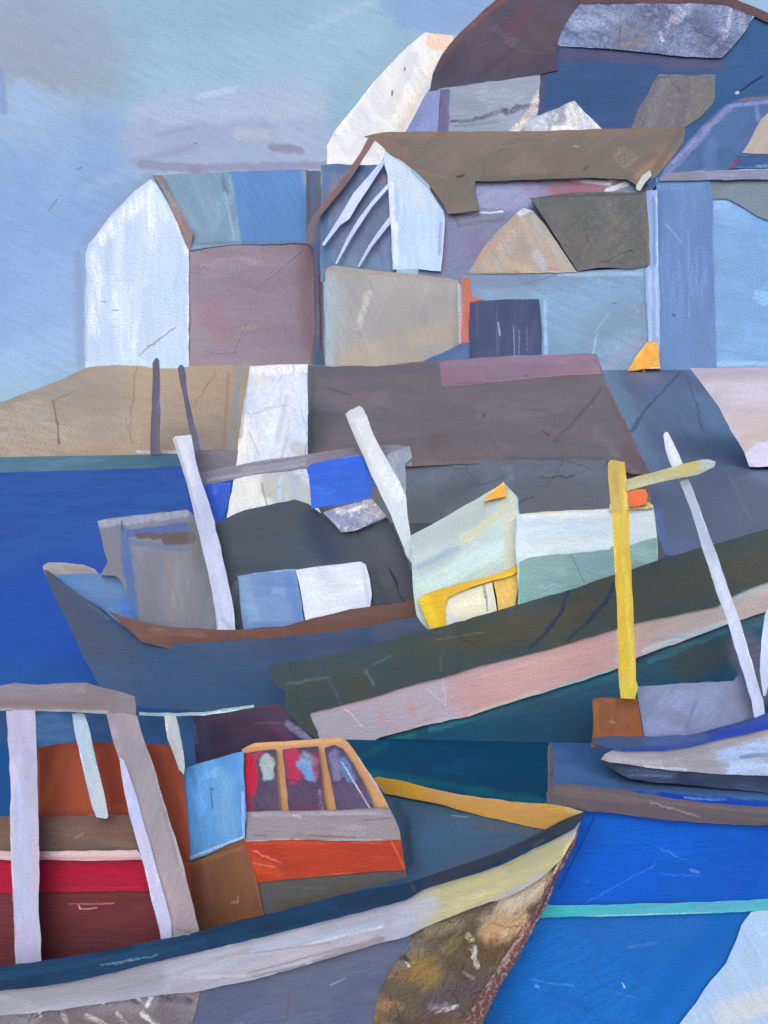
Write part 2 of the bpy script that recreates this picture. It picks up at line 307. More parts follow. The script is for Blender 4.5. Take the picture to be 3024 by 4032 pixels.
# ================================================================ far houses on the terrace
# -- white steep gable tower at the back
t = thing('white_tower_house', 1500, 1440, 128, 'tall white steep-sided house with a peach tip, rising into the sky behind the brown roof', 'house', z=6)
pn(t, 'wall', [(1675, 127), (1700, 132), (1782, 140), (1787, 168), (1764, 190), (1742, 250), (1700, 330), (1668, 440), (1620, 520), (1612, 900), (1300, 900), (1288, 640), (1287, 572), (1318, 515), (1380, 440), (1450, 350), (1520, 270), (1600, 188)], 128, (222, 228, 238), (205, 214, 230), th=5, a=58, amt=.8, bump=1.2, st=[
    (1708, 160, 1762, 168, 36, 5, (226, 204, 190), .95, .1), (1720, 250, 1590, 500, 34, 16, (214, 210, 208), .7, .8), (1700, 240, 1560, 470, 26, 10, (232, 232, 232), .8, .8, 1.2), (1480, 300, 1330, 520, 10, 6, (236, 240, 248), .8), (1620, 420, 1580, 500, 16, 10, (196, 186, 182), .5, .9),
    (1300, 620, 1500, 632, 14, 8, (226, 232, 246), .8), (1545, 358, 1542, 374, 4, 2, (104, 108, 130), .9, 0), (1595, 268, 1594, 276, 3, 1.5, (104, 106, 128), .9, 0), (1560, 380, 1540, 400, 14, 10, (222, 214, 202), .7), (1500, 440, 1560, 400, 20, 14, (206, 212, 228), .6), (1340, 600, 1480, 560, 16, 14, (212, 220, 238), .7)])
# -- big house, purple roof, top of the picture
t = thing('purple_roofed_house', 2300, 1440, 122, 'topmost house with dark purple-brown roof, frosted blue dormer and navy walls', 'house', z=6)
pn(t, 'wall', [(2120, 180), (2400, 190), (2850, 210), (2975, 60), (3400, 300), (3400, 900), (2000, 900), (1980, 400), (2120, 300)], 122, (54, 82, 130), (46, 76, 122), th=6, a=-5, amt=.8, st=[
    (3000, 140, 2900, 380, 120, 30, (46, 88, 138), .9), (2220, 210, 2830, 246, 22, 12, (82, 76, 112), .85), (2600, 250, 2820, 256, 22, 14, (78, 82, 120), .8), (2140, 300, 2130, 430, 12, 8, (78, 74, 110), .8), (2530, 400, 2490, 500, 14, 10, (76, 82, 118), .6), (2750, 500, 2860, 400, 24, 16, (48, 82, 130), .8), (2540, 740, 2720, 540, 26, 10, (52, 88, 140), .7),
    (2905, 365, 3000, 300, 4, 2, (24, 36, 56), .9, .1), (2900, 366, 2906, 364, 5, 2, (190, 200, 215), .8, 0)])
pn(t, 'roof', [(1985, -30), (2330, -60), (2310, 10), (2262, 50), (2235, 100), (2208, 160), (2196, 200), (2196, 275), (2130, 292), (2010, 308), (1880, 326), (1760, 345), (1692, 356), (1704, 290), (1740, 215), (1800, 140), (1880, 65)], 122, (82, 76, 94), (68, 64, 86), th=4, off=0.175, a=-40, amt=.9, imp=.15, st=[
    (1990, -10, 1830, 120, 10, 5, (118, 82, 78), .8), (1830, 120, 1720, 270, 9, 6, (112, 80, 78), .7), (2080, 40, 2010, 120, 26, 20, (98, 66, 78), .7), (2140, 120, 2060, 220, 50, 40, (84, 76, 80), .7), (1720, 340, 2100, 290, 16, 10, (72, 72, 96), .7), (1760, 260, 1810, 200, 30, 20, (62, 58, 82), .6), (2040, 200, 2150, 210, 3, 2, (92, 96, 112), .6)])
pn(t, 'ridge_board', [(2250, -60), (2720, -40), (2880, -12), (2960, 22), (3080, 80), (3300, 190), (3300, 240), (3080, 115), (2975, 66), (2860, 22), (2740, 12), (2285, 16)], 122, (84, 68, 78), (96, 76, 82), th=1, off=0.315, a=12, amt=.7)
d = pn(t, 'dormer', [(2284, 15), (2500, 12), (2740, 9), (2855, 18), (2905, 28), (2962, 62), (2945, 110), (2905, 160), (2842, 228), (2700, 224), (2560, 208), (2400, 192), (2300, 184), (2194, 176), (2212, 125), (2248, 62)], 122, (124, 142, 182), (100, 114, 152), th=1.2, off=0.28, a=25, amt=1, imp=.9, spk=((166, 182, 216), .35), bump=1.3, st=[
    (2280, 90, 2420, 80, 36, 20, (152, 170, 214), .8, .8), (2270, 150, 2400, 165, 24, 14, (128, 150, 200), .7, .8), (2450, 120, 2560, 120, 44, 30, (120, 126, 150), .7), (2430, 185, 2540, 168, 20, 10, (128, 128, 146), .8), (2500, 160, 2520, 156, 12, 6, (128, 124, 136), .8),
    (2630, 100, 2715, 20, 16, 8, (170, 188, 228), .85, .8, 1.0), (2600, 130, 2610, 160, 7, 4, (200, 212, 240), .8, .5), (2660, 60, 2640, 110, 12, 7, (190, 150, 140), .5, .8), (2760, 80, 2820, 180, 40, 26, (98, 104, 140), .7), (2880, 40, 2862, 130, 12, 6, (190, 200, 226), .8, .8, 1), (2920, 60, 2925, 110, 12, 6, (170, 182, 216), .7, .8), (2850, 150, 2800, 200, 12, 8, (150, 160, 190), .6, .9)])
pn(t, 'window', [(2592, 292), (2700, 296), (2818, 294), (2812, 400), (2760, 460), (2700, 500), (2600, 560), (2480, 520), (2512, 430), (2550, 372)], 122, (104, 106, 120), (112, 112, 116), th=.5, off=0.0875, a=80, amt=.8, imp=.3, spk=((140, 134, 118), .4), st=[(2598, 292, 2815, 294, 4, 2, (110, 128, 165), .8), (2560, 370, 2500, 480, 12, 8, (90, 92, 122), .6)])
pn(t, 'gable_wall', [(1755, 348), (1940, 318), (2126, 289), (2124, 400), (2110, 480), (2100, 560), (1740, 560)], 122, (140, 154, 178), (132, 148, 170), th=.6, off=0.105, a=-12, amt=.7, st=[
    (1775, 480, 1900, 462, 6, 3, (84, 76, 112), .9, .5, .6), (1900, 462, 1990, 432, 8, 4, (80, 74, 108), .9, .6, .6), (1990, 440, 2110, 415, 12, 5, (86, 78, 106), .85, .6, .6), (1790, 498, 1960, 480, 5, 4, (104, 106, 138), .6, .7),
    (2115, 370, 2100, 430, 12, 6, (214, 206, 206), .9, .5, .9), (2100, 430, 2060, 480, 12, 6, (206, 198, 202), .9, .6, .9), (2060, 480, 2020, 520, 14, 6, (222, 216, 212), .9, .5, .9), (2090, 490, 2120, 470, 20, 12, (160, 170, 198), .7)])
pn(t, 'pale_wall', [(2060, 560), (2080, 470), (2200, 425), (2225, 410), (2262, 396), (2300, 440), (2380, 520), (2380, 560)], 122, (176, 188, 212), (150, 160, 186), th=.4, off=0.158, a=70, amt=.9, imp=.4, spk=((232, 234, 238), .5), st=[
    (2250, 420, 2260, 500, 26, 10, (216, 218, 222), .9, .6, .8), (2290, 450, 2340, 510, 24, 8, (220, 226, 238), .9, .6, .8), (2180, 510, 2260, 510, 14, 6, (228, 232, 240), .9, .5), (2218, 430, 2200, 490, 8, 5, (140, 142, 152), .8, .6)])
pn(t, 'side_wall', [(1690, 350), (1738, 352), (1735, 560), (1560, 560), (1600, 515), (1640, 440), (1668, 385)], 122, (122, 138, 190), (130, 144, 196), th=.5, off=0.07, a=80, amt=.8)
pn(t, 'corner_post', [(1734, 352), (1772, 350), (1764, 560), (1720, 560)], 122, (92, 92, 134), (100, 100, 142), th=.4, off=0.175, a=88, amt=.8)
# -- left house
G3 = [(338, 1400, 111.0), (338, 900, 111.0), (742, 1400, 108.0)]
W3 = [(742, 1400, 108.0), (742, 1000, 108.0), (1240, 1400, 112.0)]
t = thing('gabled_house', 640, 1440, 103, 'leftmost house, with plain white pointed gable and mauve side wall, above the sandy headland', 'house', z=6)
pn(t, 'side_wall', [(742, 975), (900, 962), (1215, 955), (1236, 965), (1270, 1100), (1275, 1470), (742, 1470)], W3, (146, 136, 154), (138, 130, 150), th=6, a=10, amt=.8, imp=.1, st=[
    (752, 985, 764, 1430, 11, 5, (146, 138, 160), .7), (830, 1230, 880, 1300, 40, 34, (158, 112, 134), .6, .5), (1195, 990, 1215, 1380, 26, 20, (128, 106, 116), .7), (900, 1080, 1000, 1200, 60, 50, (132, 126, 140), .5), (760, 1420, 1200, 1400, 24, 20, (146, 132, 150), .6), (745, 1000, 745, 1430, 4, 2, (120, 84, 90), .8), (960, 1290, 1000, 1284, 10, 8, (162, 142, 140), .6), (800, 1000, 1180, 985, 16, 12, (136, 118, 138), .6), (790, 1060, 870, 1000, 4, 3, (152, 120, 134), .5)])
pn(t, 'gable_wall', [(336, 1470), (334, 1200), (338, 1000), (348, 962), (425, 862), (530, 752), (592, 706), (618, 728), (655, 790), (690, 860), (720, 930), (744, 980), (743, 1470)], G3, (182, 204, 232), (170, 194, 228), th=.5, a=86, amt=.7, st=[
    (560, 780, 400, 940, 26, 16, (218, 230, 246), .8, .6), (590, 740, 600, 960, 22, 18, (214, 228, 245), .8, .6), (380, 1000, 372, 1300, 26, 20, (214, 226, 240), .7, .7), (600, 760, 650, 850, 22, 12, (202, 220, 244), .8), (470, 920, 455, 1250, 20, 16, (204, 220, 242), .6), (640, 960, 640, 1400, 50, 40, (178, 202, 232), .7), (700, 880, 735, 1000, 10, 6, (214, 222, 230), .8, .7),
    (340, 1060, 338, 1420, 5, 4, (160, 168, 184), .7), (690, 1290, 640, 1330, 3, 1.5, (140, 128, 124), .8, .1, .9), (640, 1330, 590, 1360, 3, 1.5, (136, 126, 122), .8, .1, .9), (590, 1360, 540, 1400, 3, 1.5, (146, 142, 140), .7, .1, .9), (400, 1186, 418, 1189, 3, 1.5, (130, 124, 120), .7, .1), (440, 1224, 466, 1222, 3, 1.5, (130, 124, 120), .7, .1), (348, 1440, 735, 1436, 14, 8, (176, 202, 232), .7)])
pn(t, 'roof', [(600, 690), (700, 684), (900, 676), (1215, 668), (1215, 958), (1000, 962), (900, 965), (745, 985)], [(750, 975, 108.0), (1210, 958, 111.6), (645, 690, 109.8)], (112, 142, 170), (126, 152, 176), th=.5, a=70, amt=.7, off=0.042, st=[
    (950, 676, 990, 950, 40, 4, (84, 128, 186), 1, .05, .2), (1060, 700, 1080, 930, 90, 6, (84, 126, 184), 1, .05, .2), (1130, 690, 1190, 930, 60, 10, (86, 130, 188), 1, .05, .2), (880, 700, 890, 760, 10, 6, (86, 104, 132), .8, .7), (886, 760, 925, 950, 5, 3, (150, 170, 200), .6), (760, 930, 900, 955, 22, 18, (108, 138, 166), .8), (770, 960, 1190, 950, 6, 4, (96, 116, 146), .7)])
pn(t, 'verge_board', [(594, 692), (642, 690), (668, 760), (720, 850), (760, 915), (754, 962), (744, 986), (730, 960), (700, 880), (668, 800), (640, 745), (618, 712)], G3, (140, 120, 126), (120, 116, 122), th=.4, off=0.122, a=-60, amt=1, st=[(620, 705, 700, 850, 8, 4, (132, 140, 150), .7, .6), (700, 860, 745, 940, 7, 4, (156, 118, 112), .7)])
pn(t, 'corner_strip', [(1205, 672), (1274, 674), (1272, 900), (1276, 1150), (1284, 1470), (1222, 1470), (1240, 1300), (1234, 980), (1206, 955)], 107.6, (92, 104, 124), (78, 98, 138), th=3, a=88, amt=1, st=[
    (1214, 690, 1216, 940, 10, 5, (76, 84, 92), .8), (1250, 700, 1262, 900, 8, 6, (96, 104, 112), .7), (1258, 1085, 1264, 1380, 4, 1.5, (108, 48, 70), .9, .1), (1234, 1000, 1240, 1360, 8, 4, (112, 82, 92), .7), (1250, 1400, 1262, 1438, 16, 8, (66, 92, 130), .8), (1272, 960, 1277, 1400, 3, 2, (130, 160, 195), .8), (1268, 780, 1270, 1000, 5, 3, (68, 112, 178), .8)])
# -- central house
t = thing('brown_roofed_house', 1750, 1440, 100, 'central house with wide brown overhanging roof and slate gable crossed by three white struts', 'house', z=6)
pn(t, 'gable_wall', [(1262, 652), (1330, 644), (1440, 650), (1500, 648), (1520, 600), (1560, 700), (1560, 1110), (1262, 1110)], 100.6, (98, 116, 148), (104, 122, 156), th=6, a=84, amt=.8, imp=.1, st=[
    (1290, 656, 1500, 662, 26, 14, (74, 104, 150), .9), (1280, 700, 1276, 1040, 14, 8, (66, 104, 158), .8, .7), (1296, 900, 1300, 1040, 10, 8, (74, 108, 160), .7, .7), (1450, 700, 1520, 690, 12, 8, (76, 98, 140), .8), (1490, 700, 1516, 695, 7, 4, (140, 112, 106), .7, .6), (1440, 840, 1500, 820, 40, 30, (98, 112, 142), .7), (1320, 1010, 1520, 1040, 20, 14, (104, 130, 166), .6)])
pn(t, 'wall', [(1700, 700), (2480, 700), (2580, 740), (2580, 1120), (1640, 1120)], 100.4, (112, 126, 162), (122, 124, 160), th=7, a=-30, amt=.8, st=[
    (1890, 760, 2060, 760, 60, 8, (142, 152, 196), .95, .2), (1960, 800, 2030, 820, 20, 12, (140, 140, 186), .8), (2180, 745, 2360, 735, 26, 8, (146, 98, 112), .9, .5), (2080, 740, 2150, 780, 30, 20, (140, 130, 172), .8), (2100, 706, 2250, 704, 5, 3, (206, 206, 226), .9), (2250, 704, 2400, 724, 8, 4, (200, 200, 224), .9), (2400, 700, 2500, 690, 14, 6, (216, 214, 226), .9), (2390, 752, 2470, 722, 10, 4, (204, 204, 216), .9), (2480, 744, 2560, 752, 8, 6, (90, 124, 160), .8),
    (1770, 836, 1880, 838, 5, 2, (214, 220, 230), .9, .2), (1880, 838, 1980, 834, 4, 2, (210, 214, 230), .9, .3), (1790, 852, 1806, 888, 7, 3, (104, 104, 116), .85), (1812, 888, 1985, 862, 7, 4, (110, 108, 122), .8), (1760, 900, 1750, 1060, 6, 4, (122, 96, 112), .5), (1860, 960, 1900, 1000, 34, 26, (126, 110, 150), .6, .4), (1780, 1060, 1850, 1060, 16, 12, (110, 124, 164), .7)])
pn(t, 'end_wall', [(1516, 585), (1560, 620), (1620, 680), (1690, 745), (1745, 830), (1752, 862), (1746, 960), (1736, 1068), (1700, 1066), (1640, 1058), (1546, 1062), (1542, 940), (1532, 800), (1526, 690), (1510, 640)], 99.95, (166, 192, 236), (174, 200, 232), th=.5, a=88, amt=.8, st=[
    (1540, 640, 1640, 780, 40, 24, (192, 210, 230), .8, .5), (1560, 700, 1700, 800, 40, 26, (184, 202, 222), .7), (1539, 720, 1548, 900, 9, 5, (214, 222, 236), .9), (1600, 850, 1600, 1040, 30, 22, (172, 200, 246), .8), (1694, 860, 1690, 1050, 16, 12, (178, 202, 246), .7), (1560, 880, 1556, 1040, 9, 6, (206, 220, 244), .8), (1735, 880, 1730, 1000, 6, 5, (140, 138, 176), .7), (1560, 980, 1565, 1040, 10, 8, (190, 214, 250), .8)])
rf = pn(t, 'roof', [(1430, 538), (1470, 528), (1540, 519), (1700, 517), (2000, 517), (2200, 513), (2400, 506), (2590, 500), (2700, 506), (2690, 560), (2640, 630), (2590, 690), (2520, 740), (2470, 706), (2300, 700), (2100, 708), (1990, 712), (1872, 712), (1870, 760), (1888, 830), (1765, 842), (1742, 800), (1690, 730), (1640, 680), (1590, 640), (1530, 600), (1480, 556)], 99.8, (116, 108, 108), (104, 102, 100), th=2.2, a=-35, amt=.9, imp=.12, st=[
    (1450, 534, 2690, 514, 14, 8, (126, 106, 96), .85, .4, .3), (1490, 560, 1600, 600, 22, 12, (128, 104, 96), .8), (1600, 640, 1750, 800, 26, 18, (112, 100, 96), .7), (2520, 700, 2620, 610, 24, 12, (140, 116, 98), .9, .5), (2500, 650, 2580, 610, 14, 10, (118, 90, 92), .7), (2570, 540, 2680, 520, 26, 14, (106, 102, 100), .8), (2680, 520, 2560, 690, 12, 8, (90, 92, 96), .6), (2200, 690, 1900, 704, 10, 8, (92, 94, 90), .7), (2100, 600, 2400, 640, 30, 24, (106, 100, 100), .5),
    (1620, 670, 1760, 700, 3, 2, (140, 122, 116), .6, .2, .6), (1800, 696, 1826, 690, 5, 2, (60, 56, 58), .9, .1), (2300, 668, 2314, 656, 4, 2, (76, 74, 76), .8, .1), (2260, 577, 2275, 577, 4, 2, (150, 140, 136), .8, .1), (2330, 600, 2300, 560, 3, 2, (124, 112, 104), .6), (1960, 580, 2100, 565, 3, 2, (134, 118, 112), .5)])
pn(t, 'gutter_tip', [(2505, 730), (2530, 690), (2560, 670), (2566, 690), (2540, 720), (2520, 752), (2505, 745)], 99.1, (206, 208, 180), (170, 190, 200), th=.3, off=0.035, a=60, amt=.9)
pn(t, 'rafter', [(1448, 546), (1476, 552), (1432, 622), (1390, 690), (1320, 780), (1262, 850), (1236, 900), (1232, 960), (1206, 960), (1206, 905), (1228, 856), (1290, 770), (1370, 670), (1420, 600)], 99.7, (120, 98, 102), (104, 96, 110), th=.4, a=-55, amt=.9)
for q in ([(1506, 628), (1516, 640), (1452, 740), (1408, 806), (1376, 862), (1340, 886), (1276, 968), (1268, 962), (1334, 858), (1392, 760), (1450, 694)],
          [(1527, 724), (1528, 742), (1466, 812), (1420, 882), (1384, 936), (1326, 1040), (1320, 1038), (1366, 938), (1412, 860), (1470, 784)],
          [(1536, 850), (1538, 878), (1496, 932), (1464, 972), (1414, 1052), (1408, 1048), (1452, 966), (1490, 910)]):
    pn(t, 'strut', q, 99.8, (190, 206, 240), (168, 184, 226), th=.15, a=-55, amt=.8, wob=0)
# -- terrace wall
t = thing('terrace_wall', 1540, 1440, 99.0, 'blank beige-grey plastered wall below the slate gable with three white struts', 'wall', z=5.9)
pn(t, 'plaster', [(1280, 1066), (1300, 1048), (1330, 1046), (1480, 1066), (1620, 1076), (1770, 1096), (1806, 1106), (1814, 1360), (1840, 1470), (1280, 1480)], 99.0, (154, 156, 160), (146, 148, 154), th=4, a=68, amt=.8, imp=.05, st=[
    (1300, 1100, 1296, 1420, 20, 14, (150, 170, 190), .8), (1340, 1150, 1330, 1300, 30, 26, (152, 164, 174), .6), (1450, 1155, 1410, 1290, 13, 8, (182, 188, 188), .75, .7), (1400, 1400, 1760, 1300, 40, 30, (162, 154, 142), .8), (1340, 1430, 1650, 1405, 20, 16, (160, 152, 140), .7), (1310, 1055, 1780, 1100, 12, 8, (150, 146, 142), .8), (1650, 1130, 1760, 1140, 22, 14, (156, 158, 160), .7), (1600, 1180, 1560, 1350, 50, 44, (148, 148, 150), .7), (1806, 1120, 1812, 1350, 4, 2, (206, 216, 230), .9, .4)])
# -- cottage
t = thing('dark_roofed_cottage', 2150, 1440, 97.5, 'small cottage with a dark grey roof, sand-coloured triangular gable and navy door', 'house', z=5.9)
pn(t, 'wall', [(1822, 1085), (2000, 1076), (2300, 1068), (2545, 1052), (2560, 1100), (2570, 1380), (2440, 1480), (1700, 1480), (1822, 1360)], 97.5, (120, 152, 188), (112, 140, 174), th=6, a=20, amt=.8, st=[
    (1840, 1110, 2100, 1110, 30, 18, (112, 128, 158), .85), (1950, 1160, 2110, 1140, 14, 10, (124, 144, 174), .8), (2150, 1190, 2480, 1160, 60, 40, (120, 156, 196), .6), (2200, 1080, 2530, 1076, 8, 6, (150, 178, 214), .8), (2350, 1320, 2450, 1240, 60, 50, (112, 134, 162), .7), (2145, 1190, 2150, 1390, 7, 4, (146, 184, 230), .85), (2380, 1450, 2520, 1340, 18, 12, (136, 146, 182), .7), (2335, 1390, 2350, 1320, 4, 2, (156, 184, 214), .7), (2340, 1310, 2400, 1230, 3, 2, (140, 166, 196), .6), (2050, 1120, 2200, 1078, 3, 2, (96, 116, 142), .6), (2525, 1200, 2532, 1330, 10, 8, (116, 130, 152), .7), (2512, 1222, 2518, 1228, 5, 3, (196, 130, 130), .6),
    (2410, 1192, 2428, 1194, 3, 2, (70, 100, 160), .7)])
pn(t, 'gable', [(1840, 1078), (1866, 1040), (1900, 980), (1970, 900), (2030, 842), (2060, 818), (2098, 830), (2150, 890), (2200, 965), (2240, 1025), (2272, 1072), (2050, 1076)], 97.5, (166, 154, 146), (152, 150, 150), th=.6, off=0.122, a=60, amt=.9, st=[
    (1870, 1040, 2040, 850, 14, 8, (170, 146, 132), .8), (2100, 860, 2230, 1050, 12, 8, (158, 164, 168), .8), (2060, 880, 2120, 960, 20, 14, (172, 158, 146), .7), (2110, 1000, 2140, 1050, 18, 12, (180, 184, 206), .75), (2000, 1040, 2080, 1060, 14, 12, (190, 168, 148), .6), (2155, 1054, 2190, 1056, 7, 5, (182, 116, 132), .7, .7), (2050, 836, 2088, 816, 12, 5, (192, 204, 226), .9, .3)])
pn(t, 'roof', [(2086, 780), (2160, 770), (2250, 758), (2380, 754), (2548, 758), (2560, 860), (2568, 960), (2566, 1046), (2480, 1060), (2360, 1054), (2275, 1068), (2250, 1030), (2200, 950), (2150, 870), (2110, 812)], 97.5, (96, 98, 104), (90, 94, 96), th=3, off=0.175, a=-50, amt=.9, imp=.35, spk=((118, 122, 134), .35), st=[
    (2110, 776, 2530, 762, 6, 3, (74, 78, 84), .8), (2200, 830, 2330, 1000, 30, 26, (104, 100, 96), .6), (2420, 860, 2440, 1000, 24, 18, (110, 108, 96), .5, .8), (2555, 860, 2558, 1030, 9, 6, (120, 120, 110), .6), (2160, 800, 2300, 800, 20, 16, (88, 94, 104), .7)])
dr = pn(t, 'door', [(1850, 1192), (1900, 1184), (2000, 1178), (2122, 1178), (2132, 1280), (2134, 1480), (1858, 1480), (1846, 1320)], 97.5, (66, 76, 112), (58, 70, 104), th=.3, off=0.098, a=88, amt=.8, st=[
    (2022, 1280, 2026, 1400, 2.5, 1.5, (130, 140, 178), .8, .6), (2043, 1300, 2044, 1400, 2.5, 1.5, (120, 132, 172), .8, .6), (2074, 1290, 2076, 1380, 2.5, 1.5, (128, 140, 172), .6, .6), (1962, 1270, 1968, 1320, 3, 1.5, (160, 172, 200), .8), (1955, 1210, 1960, 1390, 4, 3, (96, 106, 142), .5), (1880, 1210, 1880, 1330, 3, 2, (92, 102, 130), .5)])
pn(t, 'red_door_post', [(1814, 1096), (1850, 1094), (1852, 1140), (1858, 1166), (1906, 1180), (1850, 1192), (1846, 1290), (1842, 1352), (1814, 1368)], 97.5, (196, 92, 88), (176, 108, 96), th=.3, off=0.07, a=85, amt=.9, st=[(1826, 1100, 1830, 1340, 5, 4, (156, 118, 112), .8)])
pn(t, 'downpipe', [(2545, 750), (2588, 748), (2592, 1050), (2600, 1200), (2596, 1352), (2552, 1352), (2544, 1200), (2540, 1060), (2560, 1040), (2556, 900)], 97.5, (142, 170, 216), (128, 156, 206), th=.5, off=0.21, a=88, amt=.8, st=[(2556, 1060, 2562, 1340, 8, 4, (158, 184, 226), .8), (2584, 1060, 2590, 1320, 5, 3, (166, 190, 232), .7), (2574, 780, 2576, 1040, 5, 4, (92, 122, 178), .7)])
pn(t, 'step', [(1655, 1470), (1655, 1428), (1740, 1390), (1816, 1352), (1848, 1346), (1856, 1470)], 97.2, (80, 106, 152), (72, 96, 140), th=1.5, off=0.14, a=-20, amt=.8)
# -- right house
t = thing('blue_walled_house', 2900, 1440, 98, 'house with pale blue walls, blue corner pillar and steep navy roof with beige window', 'house', z=5.9)
pn(t, 'wall', [(2790, 760), (3500, 760), (3500, 1480), (2790, 1480)], 98, (124, 166, 216), (112, 150, 198), th=7, a=8, amt=.8, st=[
    (2830, 1000, 2900, 1300, 60, 50, (112, 152, 196), .6), (3000, 820, 3030, 900, 60, 30, (104, 150, 212), .7), (2820, 800, 2860, 800, 22, 8, (146, 186, 236), .7), (2820, 1432, 3040, 1430, 8, 5, (150, 188, 230), .8), (2820, 1320, 2840, 1290, 14, 8, (124, 156, 190), .6)])
pn(t, 'pillar', [(2582, 700), (2760, 694), (2796, 706), (2806, 760), (2808, 1000), (2816, 1250), (2822, 1480), (2596, 1480), (2598, 1250), (2586, 1000)], 98, (98, 130, 184), (92, 122, 172), th=1.6, off=0.35, a=88, amt=.8, imp=.05, st=[
    (2620, 720, 2740, 720, 30, 20, (102, 140, 198), .7), (2640, 900, 2640, 1300, 60, 50, (98, 130, 180), .6), (2600, 760, 2596, 1000, 10, 6, (84, 112, 166), .7), (2740, 1200, 2760, 1380, 40, 30, (96, 124, 168), .7), (2710, 900, 2714, 1250, 4, 3, (130, 156, 204), .4), (2650, 1238, 2656, 1244, 5, 3, (50, 66, 96), .8), (2620, 880, 2680, 950, 4, 3, (138, 160, 208), .5)])
pn(t, 'lower_roof', [(2796, 706), (3500, 690), (3500, 1010), (3060, 880), (2980, 850), (2900, 800), (2860, 782), (2806, 782)], 98, (110, 130, 148), (104, 122, 138), th=1.2, off=0.175, a=-20, amt=.8, st=[(2815, 770, 2850, 730, 9, 6, (134, 118, 122), .6), (2830, 715, 3020, 705, 8, 6, (96, 116, 146), .6)])
rf = pn(t, 'roof', [(2560, 760), (2620, 660), (2700, 565), (2790, 470), (2860, 412), (2930, 385), (3500, 340), (3500, 700), (2900, 700), (2640, 700), (2590, 720)], 98, (70, 98, 144), (74, 104, 154), th=3, off=0.42, a=-50, amt=.8, st=[
    (2600, 700, 2780, 510, 20, 10, (120, 132, 184), .85, .5), (2780, 510, 2880, 418, 10, 6, (128, 134, 178), .85, .4), (2880, 416, 3040, 400, 7, 4, (120, 140, 200), .85), (2920, 392, 3060, 378, 9, 4, (122, 98, 108), .85), (2580, 720, 2600, 690, 16, 8, (70, 108, 172), .8), (2650, 640, 2740, 545, 6, 4, (146, 154, 200), .6), (2800, 560, 2790, 660, 24, 20, (88, 120, 176), .6), (2980, 420, 2985, 470, 8, 6, (120, 146, 200), .6)])
pn(rf, 'window', [(2922, 602), (2960, 540), (2996, 470), (3040, 430), (3300, 430), (3300, 612), (3020, 606)], 98, (168, 160, 154), (154, 150, 150), th=.3, off=0.49, a=-60, amt=.9)
pn(rf, 'sill', [(2905, 612), (3300, 616), (3300, 662), (2900, 662), (2870, 664), (2886, 640)], 98, (52, 92, 144), (58, 82, 128), th=.3, off=0.525, a=0, amt=.8, st=[(2876, 660, 2902, 632, 5, 2, (150, 50, 90), .9, .1), (2980, 655, 3040, 650, 5, 3, (170, 195, 230), .6, .7)])
pn(t, 'eave_board', [(2592, 700), (2640, 680), (2760, 672), (3040, 664), (3500, 660), (3500, 698), (3000, 706), (2790, 708), (2600, 714)], 98, (126, 132, 164), (120, 122, 142), th=1, off=0.56, a=0, amt=.8, st=[(2640, 674, 3040, 664, 3, 1.5, (170, 190, 222), .8)])
# -- orange awning between cottage and pillar
t = thing('orange_awning', 2520, 1460, 96, 'small bright orange sloping awning at the foot of the blue corner pillar', 'awning', z=5.4)
pn(t, 'canopy', [(2545, 1350), (2560, 1344), (2588, 1348), (2594, 1390), (2600, 1450), (2540, 1452), (2470, 1462), (2500, 1410)], 95.9, (226, 164, 78), (202, 158, 84), th=1.5, a=60, amt=.8, st=[(2545, 1380, 2545, 1400, 7, 5, (230, 140, 80), .7), (2550, 1350, 2575, 1348, 5, 3, (200, 160, 90), .8), (2500, 1440, 2480, 1460, 8, 6, (190, 160, 96), .8), (2560, 1450, 2598, 1449, 2.5, 1.5, (240, 230, 214), .8)])
pn(t, 'post', [(2530, 1448), (2540, 1448), (2540, 1500), (2530, 1500)], 96.2, (150, 130, 110), th=.2, wob=0)
# -- pale building at right
t = thing('pale_pink_building', 3000, 1835, 54, 'low pale pink building with a slanting left side, cut off by the right edge', 'building', z=1.6)
pn(t, 'wall', [(2716, 1449), (2900, 1448), (3400, 1446), (3400, 1842), (2950, 1838), (2930, 1780), (2880, 1700), (2830, 1600), (2770, 1520)], 54, (178, 172, 192), (186, 184, 206), th=5, a=3, amt=.7, st=[
    (2740, 1470, 3040, 1460, 34, 24, (154, 152, 176), .85), (2900, 1560, 3040, 1550, 40, 30, (188, 186, 208), .7), (2900, 1660, 3040, 1650, 50, 34, (176, 168, 172), .8), (2950, 1740, 3000, 1720, 40, 20, (180, 170, 166), .8), (3000, 1790, 3080, 1770, 50, 8, (198, 202, 234), .95, .2), (2950, 1800, 3000, 1830, 20, 8, (196, 200, 230), .9), (2815, 1560, 2816, 1570, 5, 4, (180, 150, 160), .6)])
